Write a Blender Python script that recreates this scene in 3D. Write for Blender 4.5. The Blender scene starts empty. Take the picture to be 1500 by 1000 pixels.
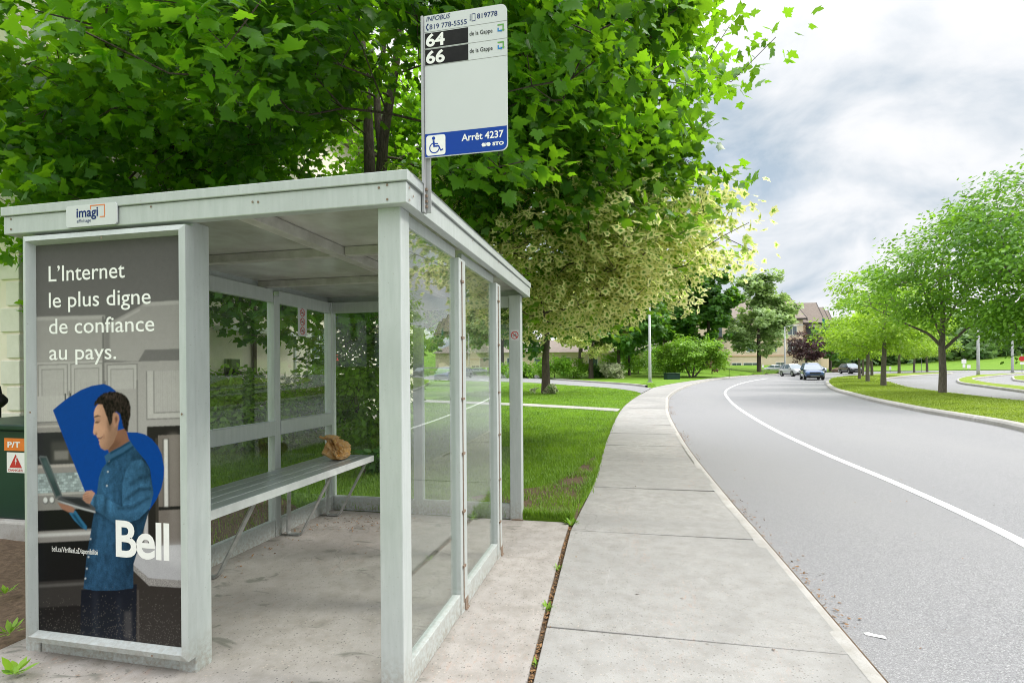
import bpy, bmesh, math, random
import numpy as np
from mathutils import Vector, Matrix
from mathutils import noise as mn0
from mathutils.geometry import delaunay_2d_cdt, tessellate_polygon

sc = bpy.context.scene
COL = sc.collection
PI = math.pi
R = math.radians

# ------------------------------------------------------------------ camera
F, YAW, CY, ROLL, EYE = 764.0, 0.2113, 542.7, 0.0075, 1.5
cam_d = bpy.data.cameras.new("camera")
cam_d.sensor_width = 36.0
cam_d.lens = F / 1500 * 36
cam_d.shift_y = (CY - 500) / 1500
cam_d.clip_start = 0.05
cam_d.clip_end = 3000
cam = bpy.data.objects.new("camera", cam_d)
COL.objects.link(cam)
cam.matrix_world = Matrix.Translation((0, 0, EYE)) @ Matrix.Rotation(YAW, 4, 'Z') @ Matrix.Rotation(PI / 2, 4, 'X') @ Matrix.Rotation(-ROLL, 4, 'Z')
sc.camera = cam


def ray(u, v):
    a2, b2 = u - 750, CY - v
    a, b = a2 + ROLL * b2, b2 - ROLL * a2
    ca, sa = math.cos(YAW), math.sin(YAW)
    return (ca * a / F - sa, sa * a / F + ca, b / F)


def T(x, y):
    r = math.hypot(x, y) - 8
    return 0.008 * (r if r > 40 else 2 * math.log1p(math.exp(r / 2)))


def G(u, v, dz=0.0):
    """ground point that the photograph shows at (u, v)"""
    dx, dy, dzr = ray(u, v)
    g = lambda t: EYE + t * dzr - T(t * dx, t * dy) - dz
    lo, hi = 0.3, 0.3
    while g(hi) > 0 and hi < 400:
        hi *= 1.05
    for _ in range(50):
        m = (lo + hi) / 2
        if g(m) > 0: lo = m
        else: hi = m
    return (lo * dx, lo * dy)


def S(u, d):
    """ground position in direction u at depth d"""
    dx, dy, _ = ray(u, CY)
    return (d * dx, d * dy)


def smooth(t):
    t = min(1, max(0, t))
    return t * t * (3 - 2 * t)


# ------------------------------------------------------------------ materials
def nodes(name):
    m = bpy.data.materials.new(name)
    m.use_nodes = True
    nt = m.node_tree
    nt.nodes.clear()
    return m, nt, nt.nodes, nt.links


def N(nt, typ, **kw):
    n = nt.nodes.new(typ)
    for k, v in kw.items():
        if k.startswith('i_'):
            n.inputs[k[2:].replace('_', ' ')].default_value = v
        else:
            setattr(n, k, v)
    return n


def c4(c): return (c[0], c[1], c[2], 1)


def ramp(nt, fac, stops):
    r = N(nt, 'ShaderNodeValToRGB')
    e = r.color_ramp.elements
    while len(e) < len(stops): e.new(0.5)
    for k, (p, c) in enumerate(stops):
        e[k].position = p
        e[k].color = c4(c) if not isinstance(c, float) else (c, c, c, 1)
    nt.links.new(fac, r.inputs[0])
    return r.outputs[0]


def mixc(nt, f, a, b, mode='MIX'):
    m = N(nt, 'ShaderNodeMix', data_type='RGBA', blend_type=mode)
    for s, x in ((m.inputs[0], f), (m.inputs[6], a), (m.inputs[7], b)):
        if hasattr(x, 'is_output'): nt.links.new(x, s)
        elif isinstance(x, (int, float)): s.default_value = x
        else: s.default_value = c4(x)
    return m.outputs[2]


def mth(nt, op, a, b=None, c=None):
    m = N(nt, 'ShaderNodeMath', operation=op)
    for s, x in zip(m.inputs, (a, b, c)):
        if x is None: continue
        if hasattr(x, 'is_output'): nt.links.new(x, s)
        else: s.default_value = x
    return m.outputs[0]


def noise(nt, scale, detail=4, rough=0.55, vec=None, dist=0.0):
    n = N(nt, 'ShaderNodeTexNoise')
    n.inputs['Scale'].default_value = scale
    n.inputs['Detail'].default_value = detail
    n.inputs['Roughness'].default_value = rough
    n.inputs['Distortion'].default_value = dist
    if vec is not None: nt.links.new(vec, n.inputs['Vector'])
    return n.outputs['Fac']


def objco(nt, stretch=None):
    # world position, so that copies and parts share one continuous pattern
    t = N(nt, 'ShaderNodeNewGeometry')
    if stretch is None: return t.outputs['Position']
    mp = N(nt, 'ShaderNodeMapping')
    mp.inputs['Scale'].default_value = stretch
    nt.links.new(t.outputs['Position'], mp.inputs[0])
    return mp.outputs[0]


def finish(nt, col, rough=0.6, metal=0.0, spec=0.5, bump=None, bstr=0.2, bdist=0.01, coat=0.0):
    b = N(nt, 'ShaderNodeBsdfPrincipled')
    o = N(nt, 'ShaderNodeOutputMaterial')
    for s, x in (('Base Color', col), ('Roughness', rough), ('Metallic', metal)):
        if hasattr(x, 'is_output'): nt.links.new(x, b.inputs[s])
        elif isinstance(x, (int, float)): b.inputs[s].default_value = x
        else: b.inputs[s].default_value = c4(x)
    b.inputs['Specular IOR Level'].default_value = spec
    b.inputs['Coat Weight'].default_value = coat
    if bump is not None:
        bp = N(nt, 'ShaderNodeBump')
        bp.inputs['Strength'].default_value = bstr
        bp.inputs['Distance'].default_value = bdist
        nt.links.new(bump, bp.inputs['Height'])
        nt.links.new(bp.outputs[0], b.inputs['Normal'])
    nt.links.new(b.outputs[0], o.inputs[0])
    return b


def simple(name, c1, c2=None, scale=8, rough=0.6, metal=0.0, spec=0.3, bump=0.0, stretch=None, coat=0.0):
    m, nt, _, _ = nodes(name)
    if c2 is None: c2 = tuple(x * 0.82 for x in c1)
    f = noise(nt, scale, 5, 0.6, objco(nt, stretch))
    f2 = ramp(nt, f, [(0.32, 0.0), (0.68, 1.0)])
    finish(nt, mixc(nt, f2, c1, c2), rough, metal, spec, f if bump else None, bump, 0.01, coat)
    return m


def metal_mat():
    # weathered painted aluminium: faint vertical streaks, speckles of grime, a little rust
    m, nt, _, _ = nodes("painted_aluminium")
    p = objco(nt)
    st = noise(nt, 6, 5, 0.6, objco(nt, (6, 6, 0.7)))
    sp = noise(nt, 90, 3, 0.6, p)
    big = noise(nt, 3, 4, 0.6, p)
    c = mixc(nt, ramp(nt, st, [(0.35, 0.0), (0.7, 1.0)]), (0.47, 0.505, 0.495), (0.41, 0.45, 0.435))
    c = mixc(nt, ramp(nt, big, [(0.45, 0.0), (0.75, 0.5)]), c, (0.37, 0.40, 0.385))
    c = mixc(nt, ramp(nt, sp, [(0.66, 0.0), (0.74, 0.55)]), c, (0.22, 0.2, 0.16))
    sep = N(nt, 'ShaderNodeSeparateXYZ'); nt.links.new(p, sep.inputs[0])
    low = mth(nt, 'MULTIPLY', ramp(nt, sep.outputs[2], [(0.0, 1.0), (0.22, 0.0)]), ramp(nt, noise(nt, 40, 4, 0.7, p), [(0.4, 0.0), (0.62, 1.0)]))
    c = mixc(nt, mth(nt, 'MULTIPLY', low, 0.75), c, (0.27, 0.23, 0.18))
    drip = mth(nt, 'MULTIPLY', ramp(nt, noise(nt, 9, 6, 0.7, objco(nt, (9, 9, 0.9)), 0.5), [(0.58, 0.0), (0.72, 1.0)]), ramp(nt, noise(nt, 2.0, 4, 0.6, p), [(0.42, 0.0), (0.62, 1.0)]))
    c = mixc(nt, mth(nt, 'MULTIPLY', drip, 0.3), c, (0.30, 0.285, 0.25))
    finish(nt, c, 0.42, 0.15, 0.4, sp, 0.04, 0.004)
    return m


def rust_metal():
    return simple("rusty_bolt_steel", (0.16, 0.10, 0.06), (0.25, 0.2, 0.16), 60, 0.75)


def glass_mat():
    m, nt, _, L = nodes("dusty_window_glass")
    g = N(nt, 'ShaderNodeNewGeometry')
    d = N(nt, 'ShaderNodeVectorMath', operation='DOT_PRODUCT')
    L.new(g.outputs['Incoming'], d.inputs[0]); L.new(g.outputs['Normal'], d.inputs[1])
    c = mth(nt, 'ABSOLUTE', d.outputs['Value'])
    f = mth(nt, 'ADD', 0.022, mth(nt, 'MULTIPLY', 0.97, mth(nt, 'POWER', mth(nt, 'SUBTRACT', 1.0, c), 4.0)))
    tr = N(nt, 'ShaderNodeBsdfTransparent'); tr.inputs[0].default_value = (0.93, 0.955, 0.94, 1)
    gl = N(nt, 'ShaderNodeBsdfGlossy'); gl.inputs['Roughness'].default_value = 0.012
    gl.inputs[0].default_value = (0.95, 0.97, 0.97, 1)
    mx = N(nt, 'ShaderNodeMixShader'); L.new(f, mx.inputs[0]); L.new(tr.outputs[0], mx.inputs[1]); L.new(gl.outputs[0], mx.inputs[2])
    df = N(nt, 'ShaderNodeBsdfDiffuse'); df.inputs[0].default_value = (0.55, 0.53, 0.48, 1)
    dirt = ramp(nt, noise(nt, 5, 6, 0.7, objco(nt, (3, 3, 1))), [(0.35, 0.008), (0.75, 0.035)])
    m2 = N(nt, 'ShaderNodeMixShader'); L.new(dirt, m2.inputs[0]); L.new(mx.outputs[0], m2.inputs[1]); L.new(df.outputs[0], m2.inputs[2])
    o = N(nt, 'ShaderNodeOutputMaterial'); L.new(m2.outputs[0], o.inputs[0])
    return m


def leaf_mat(name, dark, light, trans, rough=0.45, tw=0.4, rim=None):
    m, nt, _, L = nodes(name)
    at = N(nt, 'ShaderNodeAttribute', attribute_name='leafdata')
    sep = N(nt, 'ShaderNodeSeparateColor'); L.new(at.outputs['Color'], sep.inputs[0])
    c = mixc(nt, sep.outputs[1], dark, light)
    c = mixc(nt, mth(nt, 'MULTIPLY', sep.outputs[2], 0.45), c, tuple(x * 1.25 for x in light))
    tc = mixc(nt, sep.outputs[1], tuple(x * 0.75 for x in trans), trans)
    if rim is not None:
        n = noise(nt, 30, 3, 0.6, objco(nt))
        edge = mth(nt, 'ADD', sep.outputs[0], mth(nt, 'MULTIPLY', mth(nt, 'SUBTRACT', n, 0.5), 0.7))
        k = ramp(nt, edge, [(0.42, 0.0), (0.52, 1.0)])
        # a few shoots have gone back to plain green
        k = mth(nt, 'MULTIPLY', k, ramp(nt, sep.outputs[2], [(0.8, 1.0), (0.82, 0.0)]))
        c = mixc(nt, k, c, rim)
        tc = mixc(nt, k, tc, rim)
    b = N(nt, 'ShaderNodeBsdfPrincipled'); L.new(c, b.inputs['Base Color'])
    b.inputs['Roughness'].default_value = rough
    b.inputs['Specular IOR Level'].default_value = 0.45
    t = N(nt, 'ShaderNodeBsdfTranslucent'); L.new(tc, t.inputs[0])
    mx = N(nt, 'ShaderNodeMixShader')
    L.new(mth(nt, 'MULTIPLY', tw, mth(nt, 'ADD', 0.45, mth(nt, 'MULTIPLY', sep.outputs[1], 1.1))), mx.inputs[0])
    L.new(b.outputs[0], mx.inputs[1]); L.new(t.outputs[0], mx.inputs[2])
    o = N(nt, 'ShaderNodeOutputMaterial'); L.new(mx.outputs[0], o.inputs[0])
    return m


def concrete_mat(name, c1, c2, dirt=(0.2, 0.17, 0.13), agg=0.5, dirt_amt=0.5, uvline=False, fine=220):
    m, nt, _, L = nodes(name)
    p = objco(nt)
    big = noise(nt, 0.9, 5, 0.6, p, 0.4)
    mid = noise(nt, 7, 6, 0.65, p)
    fn = noise(nt, fine, 2, 0.6, p)
    c = mixc(nt, ramp(nt, big, [(0.3, 0.0), (0.7, 1.0)]), c1, c2)
    c = mixc(nt, ramp(nt, mid, [(0.42, 0.0), (0.72, dirt_amt)]), c, dirt)
    v = N(nt, 'ShaderNodeTexVoronoi'); v.inputs['Scale'].default_value = 70; L.new(p, v.inputs['Vector'])
    rc = N(nt, 'ShaderNodeSeparateColor'); L.new(v.outputs['Color'], rc.inputs[0])
    pebble = mth(nt, 'MULTIPLY', ramp(nt, v.outputs['Distance'], [(0.22, 1.0), (0.42, 0.0)]), ramp(nt, rc.outputs[0], [(0.5, 0.0), (0.54, 1.0)]))
    c = mixc(nt, mth(nt, 'MULTIPLY', pebble, agg), c, mixc(nt, rc.outputs[1], (0.07, 0.065, 0.06), (0.5, 0.44, 0.38)))
    c = mixc(nt, ramp(nt, fn, [(0.35, 0.35), (0.65, 0.0)]), c, tuple(x * 0.55 for x in c2))
    # sparse dark gum spots and twigs
    g = N(nt, 'ShaderNodeTexVoronoi'); g.inputs['Scale'].default_value = 3.1; L.new(p, g.inputs['Vector'])
    gum = ramp(nt, mth(nt, 'ADD', g.outputs['Distance'], mth(nt, 'MULTIPLY', mid, 0.06)), [(0.055, 0.75), (0.075, 0.0)])
    c = mixc(nt, gum, c, (0.13, 0.12, 0.105))
    wv = N(nt, 'ShaderNodeVectorMath', operation='ADD')
    nz = N(nt, 'ShaderNodeTexNoise'); nz.inputs['Scale'].default_value = 2.0; nz.inputs['Detail'].default_value = 7; L.new(p, nz.inputs['Vector'])
    L.new(p, wv.inputs[0]); L.new(nz.outputs['Color'], wv.inputs[1])
    ck = N(nt, 'ShaderNodeTexVoronoi', feature='DISTANCE_TO_EDGE'); ck.inputs['Scale'].default_value = 0.33; L.new(wv.outputs[0], ck.inputs['Vector'])
    c = mixc(nt, mth(nt, 'MULTIPLY', ramp(nt, ck.outputs['Distance'], [(0.0, 0.6), (0.004, 0.0)]), ramp(nt, noise(nt, 0.7, 2, 0.5, p), [(0.48, 0.0), (0.56, 1.0)])), c, (0.14, 0.13, 0.12))
    sc2 = ramp(nt, noise(nt, 5, 6, 0.7, objco(nt, (2.2, 0.5, 1)), 1.0), [(0.64, 0.0), (0.74, 0.45)])
    c = mixc(nt, sc2, c, tuple(min(0.8, x * 1.45) for x in c1))
    rs = mth(nt, 'MULTIPLY', ramp(nt, noise(nt, 14, 6, 0.75, objco(nt, (2.0, 0.7, 1)), 0.6), [(0.54, 0.0), (0.68, 0.5)]), ramp(nt, noise(nt, 0.9, 3, 0.5, objco(nt, (1.6, 0.35, 1))), [(0.50, 0.0), (0.60, 1.0)]))
    c = mixc(nt, rs, c, (0.42, 0.25, 0.18))
    bl = ramp(nt, noise(nt, 0.45, 4, 0.6, p, 0.6), [(0.40, 0.5), (0.60, 0.0)])
    c = mixc(nt, bl, c, tuple(x * 0.62 for x in c2))
    h = mth(nt, 'ADD', fn, mth(nt, 'MULTIPLY', mid, 1.5))
    finish(nt, c, 0.85, 0, 0.3, h, 0.35, 0.004)
    return m


def asphalt_mat():
    m, nt, _, L = nodes("worn_asphalt")
    p = objco(nt)
    v = N(nt, 'ShaderNodeTexVoronoi'); v.inputs['Scale'].default_value = 190; L.new(p, v.inputs['Vector'])
    rc = N(nt, 'ShaderNodeSeparateColor'); L.new(v.outputs['Color'], rc.inputs[0])
    c = ramp(nt, rc.outputs[0], [(0.0, (0.09, 0.09, 0.094)), (0.4, (0.20, 0.20, 0.205)), (0.86, (0.275, 0.275, 0.28)), (1.0, (0.46, 0.455, 0.45))])
    big = noise(nt, 0.35, 5, 0.6, objco(nt, (1, 0.35, 1)))
    c = mixc(nt, ramp(nt, big, [(0.35, 0.0), (0.7, 0.55)]), c, (0.255, 0.252, 0.25))
    fn = noise(nt, 26, 4, 0.7, p)
    c = mixc(nt, ramp(nt, fn, [(0.3, 0.4), (0.55, 0.0)]), c, (0.2, 0.2, 0.21))
    tr = ramp(nt, noise(nt, 0.5, 3, 0.5, objco(nt, (1.2, 0.12, 1)), 0.3), [(0.40, 0.3), (0.6, 0.0)])
    c = mixc(nt, tr, c, (0.215, 0.215, 0.22))
    oil = ramp(nt, noise(nt, 1.9, 4, 0.6, p), [(0.68, 0.0), (0.78, 0.3)])
    c = mixc(nt, oil, c, (0.13, 0.13, 0.13))
    # thin tar-dark cracks and old patches
    cr = N(nt, 'ShaderNodeTexVoronoi', feature='DISTANCE_TO_EDGE'); cr.inputs['Scale'].default_value = 0.16
    wp = N(nt, 'ShaderNodeVectorMath', operation='ADD')
    nz = N(nt, 'ShaderNodeTexNoise'); nz.inputs['Scale'].default_value = 1.2; nz.inputs['Detail'].default_value = 6; L.new(p, nz.inputs['Vector'])
    L.new(p, wp.inputs[0]); L.new(nz.outputs['Color'], wp.inputs[1]); L.new(wp.outputs[0], cr.inputs['Vector'])
    c = mixc(nt, ramp(nt, cr.outputs['Distance'], [(0.0, 0.35), (0.004, 0.0)]), c, (0.19, 0.185, 0.185))
    finish(nt, c, 0.88, 0, 0.3, mth(nt, 'ADD', rc.outputs[0], fn), 0.3, 0.006)
    return m


def grass_ground(name, a, b, c_dry):
    m, nt, _, L = nodes(name)
    p = objco(nt)
    f1 = noise(nt, 0.7, 5, 0.6, p)
    f2 = noise(nt, 9, 5, 0.7, p)
    f3 = noise(nt, 45, 3, 0.7, p)
    c = mixc(nt, ramp(nt, f1, [(0.35, 0.0), (0.65, 1.0)]), a, b)
    c = mixc(nt, ramp(nt, f2, [(0.4, 0.0), (0.75, 0.6)]), c, tuple(x * 0.6 for x in a))
    c = mixc(nt, ramp(nt, f3, [(0.55, 0.0), (0.8, 0.6)]), c, c_dry)
    finish(nt, c, 0.9, 0, 0.2, mth(nt, 'ADD', f3, f2), 0.7, 0.03)
    return m


def bark_mat(name, a, b):
    m, nt, _, L = nodes(name)
    p = objco(nt, (14, 14, 2.6))
    f = noise(nt, 2.2, 6, 0.7, p, 0.6)
    c = mixc(nt, ramp(nt, f, [(0.35, 0.0), (0.65, 1.0)]), a, b)
    finish(nt, c, 0.9, 0, 0.2, f, 0.6, 0.02)
    return m


M = {}
M['alu'] = metal_mat()
M['bolt'] = rust_metal()
M['glass'] = glass_mat()
M['ceiling'] = simple("grimy_ceiling_sheet", (0.66, 0.66, 0.62), (0.46, 0.45, 0.41), 4, 0.22, 0.2, 0.6)
M['bench'] = simple("bench_slat_paint", (0.35, 0.39, 0.40), (0.28, 0.32, 0.33), 5, 0.28, 0.3, 0.6, 0, (8, 0.8, 1))
M['benchwhite'] = simple("bench_front_and_glint", (0.66, 0.68, 0.67), (0.54, 0.56, 0.55), 9, 0.4)  # coat of the front edge and of the painted glints between slats
M['steelbar'] = simple("galvanised_bar", (0.5, 0.51, 0.5), (0.33, 0.33, 0.32), 20, 0.42, 0.5)
M['white'] = simple("white_enamel", (0.74, 0.75, 0.74), (0.66, 0.67, 0.66), 5, 0.4)
M['black'] = simple("black_print", (0.012, 0.012, 0.013), (0.02, 0.02, 0.02), 20, 0.6, 0, 0.1)
M['signwhite'] = simple("sign_face_white", (0.56, 0.58, 0.585), (0.53, 0.555, 0.56), 2, 0.35)
M['signblue'] = simple("sign_royal_blue", (0.010, 0.05, 0.33), (0.012, 0.055, 0.30), 4, 0.6, 0, 0.1)
M['navy'] = simple("navy_print", (0.012, 0.03, 0.14), (0.012, 0.03, 0.12), 4, 0.6, 0, 0.1)
M['lettering'] = simple("white_print", (0.8, 0.8, 0.78), (0.76, 0.76, 0.74), 30, 0.45)
M['green_print'] = simple("green_print", (0.12, 0.36, 0.05), (0.10, 0.3, 0.05), 30, 0.45)
M['skyblue_print'] = simple("sky_blue_print", (0.0, 0.2, 0.52), (0.0, 0.17, 0.45), 30, 0.45)
M['orange_print'] = simple("orange_print", (0.75, 0.2, 0.03), (0.65, 0.17, 0.03), 30, 0.45)
M['red_print'] = simple("red_print", (0.55, 0.03, 0.03), (0.45, 0.03, 0.03), 30, 0.45)
M['hair_line'] = simple("grey_rule_print", (0.2, 0.2, 0.2), None, 30, 0.5)
M['concrete'] = concrete_mat("sidewalk_concrete", (0.385, 0.376, 0.358), (0.325, 0.32, 0.307), (0.205, 0.19, 0.168), 0.7, 0.6)
M['kerb'] = concrete_mat("kerb_concrete", (0.47, 0.458, 0.432), (0.40, 0.39, 0.367), (0.2, 0.17, 0.12), 0.4, 0.6)
M['asphalt'] = asphalt_mat()
def paint_mat():
    m, nt, _, _ = nodes("road_paint")
    p = objco(nt)
    c = mixc(nt, ramp(nt, noise(nt, 3, 5, 0.6, p), [(0.4, 0.0), (0.7, 0.6)]), (0.74, 0.74, 0.73), (0.56, 0.56, 0.55))
    worn_ = mth(nt, 'MULTIPLY', ramp(nt, noise(nt, 55, 4, 0.75, p), [(0.56, 0.0), (0.63, 0.85)]), ramp(nt, noise(nt, 1.6, 4, 0.6, p), [(0.42, 0.15), (0.62, 1.0)]))
    c = mixc(nt, worn_, c, (0.24, 0.24, 0.24))
    finish(nt, c, 0.75, 0, 0.3, noise(nt, 120, 2, 0.6, p), 0.2, 0.004)
    return m


M['roadpaint'] = paint_mat()
M['lawn'] = grass_ground("lawn_turf", (0.095, 0.205, 0.012), (0.15, 0.26, 0.02), (0.22, 0.24, 0.06))
M['dry_lawn'] = grass_ground("median_turf", (0.17, 0.25, 0.02), (0.21, 0.28, 0.03), (0.26, 0.25, 0.09))
M['soil'] = simple("bare_soil", (0.15, 0.105, 0.07), (0.075, 0.052, 0.035), 25, 0.95, 0, 0.2, 1.0)
M['bark'] = bark_mat("maple_bark", (0.055, 0.043, 0.036), (0.14, 0.115, 0.095))
M['bark_grey'] = bark_mat("grey_bark", (0.10, 0.085, 0.075), (0.22, 0.19, 0.165))
M['maple'] = leaf_mat("maple_leaf", (0.026, 0.098, 0.014), (0.10, 0.26, 0.016), (0.32, 0.66, 0.014), 0.40, 0.42)
M['varieg'] = leaf_mat("cream_edged_maple_leaf", (0.09, 0.22, 0.03), (0.17, 0.34, 0.04), (0.36, 0.62, 0.04), 0.5, 0.5, (0.90, 0.89, 0.40))
M['locust'] = leaf_mat("lime_leaf", (0.18, 0.31, 0.02), (0.34, 0.50, 0.04), (0.45, 0.72, 0.04), 0.5, 0.42)
M['elm'] = leaf_mat("elm_leaf", (0.08, 0.21, 0.014), (0.22, 0.40, 0.028), (0.33, 0.62, 0.03), 0.5, 0.4)
M['deepelm'] = leaf_mat("deep_elm_leaf", (0.05, 0.16, 0.014), (0.16, 0.33, 0.026), (0.30, 0.58, 0.03), 0.5, 0.4)
M['midgreen'] = leaf_mat("mid_green_leaf", (0.03, 0.11, 0.018), (0.09, 0.22, 0.028), (0.20, 0.44, 0.02), 0.5, 0.35)
M['poplar'] = leaf_mat("silver_maple_leaf", (0.18, 0.29, 0.10), (0.38, 0.50, 0.22), (0.46, 0.64, 0.18), 0.45, 0.4)
M['lilac'] = leaf_mat("lilac_leaf", (0.12, 0.26, 0.02), (0.24, 0.42, 0.035), (0.30, 0.55, 0.03), 0.5, 0.35)
M['purple'] = leaf_mat("purple_leaf", (0.028, 0.017, 0.018), (0.075, 0.035, 0.035), (0.14, 0.04, 0.04), 0.5, 0.3)
M['russet'] = leaf_mat("russet_leaf", (0.07, 0.03, 0.02), (0.17, 0.07, 0.045), (0.25, 0.08, 0.03), 0.5, 0.3)
M['woods'] = leaf_mat("far_wood_leaf", (0.07, 0.15, 0.05), (0.14, 0.24, 0.08), (0.22, 0.36, 0.09), 0.6, 0.3)
M['hosta'] = leaf_mat("white_edged_leaf", (0.05, 0.14, 0.03), (0.1, 0.2, 0.04), (0.2, 0.4, 0.05), 0.5, 0.3, (0.6, 0.62, 0.42))
M['blade'] = leaf_mat("grass_blade", (0.075, 0.185, 0.012), (0.23, 0.36, 0.035), (0.31, 0.54, 0.03), 0.5, 0.40)
M['drygrass'] = leaf_mat("median_grass_blade", (0.17, 0.26, 0.02), (0.31, 0.40, 0.05), (0.4, 0.54, 0.05), 0.5, 0.35)
M['stucco'] = simple("cream_stucco", (0.84, 0.77, 0.67), (0.78, 0.71, 0.61), 3, 0.9, 0, 0.2, 0.3)
M['quoin'] = simple("pale_quoin_stone", (0.78, 0.75, 0.69), (0.7, 0.67, 0.61), 6, 0.85)
M['peach'] = simple("peach_stucco", (0.76, 0.62, 0.50), (0.70, 0.57, 0.46), 0.7, 0.9)
M['peachband'] = simple("peach_band", (0.64, 0.44, 0.32), (0.58, 0.40, 0.29), 0.7, 0.9)
M['shingle'] = simple("brown_shingle", (0.25, 0.212, 0.185), (0.18, 0.15, 0.13), 2.5, 0.9, 0, 0.2, 0.4, (1, 1, 4))
M['darktrim'] = simple("dark_brown_trim", (0.05, 0.04, 0.038), (0.03, 0.026, 0.025), 3, 0.6)
M['pane'] = simple("window_pane", (0.06, 0.085, 0.10), (0.10, 0.13, 0.15), 0.6, 0.08, 0, 0.8)
M['cabinet_green'] = simple("dark_green_steel", (0.010, 0.038, 0.028), (0.007, 0.026, 0.02), 3, 0.42)
M['castiron'] = simple("black_iron", (0.02, 0.021, 0.024), (0.035, 0.033, 0.03), 20, 0.5, 0.4)
M['paperbag'] = simple("crumpled_brown_paper", (0.52, 0.37, 0.22), (0.58, 0.31, 0.07), 22, 0.7, 0, 0.3, 0.6)
M['twig'] = simple("dry_litter", (0.30, 0.17, 0.075), (0.16, 0.09, 0.045), 60, 0.9)
M['pole'] = simple("galvanised_pole", (0.40, 0.41, 0.41), (0.32, 0.33, 0.33), 4, 0.5, 0.3)
M['teal'] = simple("teal_cloth", (0.0, 0.17, 0.2), (0.0, 0.13, 0.16), 4, 0.7)
M['tyre'] = simple("tyre_rubber", (0.018, 0.018, 0.019), (0.03, 0.03, 0.03), 20, 0.85)
M['rim'] = simple("alloy_rim", (0.45, 0.46, 0.48), (0.36, 0.37, 0.38), 10, 0.3, 0.8)
M['carglass'] = simple("car_glass", (0.10, 0.14, 0.17), (0.14, 0.18, 0.21), 1.2, 0.06, 0, 0.9)
M['plastic'] = simple("dark_plastic", (0.02, 0.02, 0.022), (0.03, 0.03, 0.032), 10, 0.55)
M['lens'] = simple("headlamp_lens", (0.62, 0.66, 0.70), (0.5, 0.53, 0.56), 10, 0.12)
M['bluepaint'] = simple("blue_car_paint", (0.025, 0.075, 0.19), (0.022, 0.065, 0.165), 1, 0.25, 0.4, 0.5, 0, None, 1.0)
M['silverpaint'] = simple("silver_car_paint", (0.60, 0.62, 0.64), (0.55, 0.57, 0.59), 1, 0.3, 0.3, 0.5, 0, None, 1.0)
M['greypaint'] = simple("grey_car_paint", (0.36, 0.40, 0.44), (0.32, 0.36, 0.40), 1, 0.3, 0.4, 0.5, 0, None, 1.0)
M['darkpaint'] = simple("charcoal_car_paint", (0.035, 0.038, 0.05), (0.03, 0.033, 0.044), 1, 0.25, 0.4, 0.5, 0, None, 1.0)
M['gravel'] = simple("grey_gravel", (0.30, 0.28, 0.26), (0.16, 0.15, 0.14), 45, 0.95, 0, 0.2, 1.0)


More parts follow.
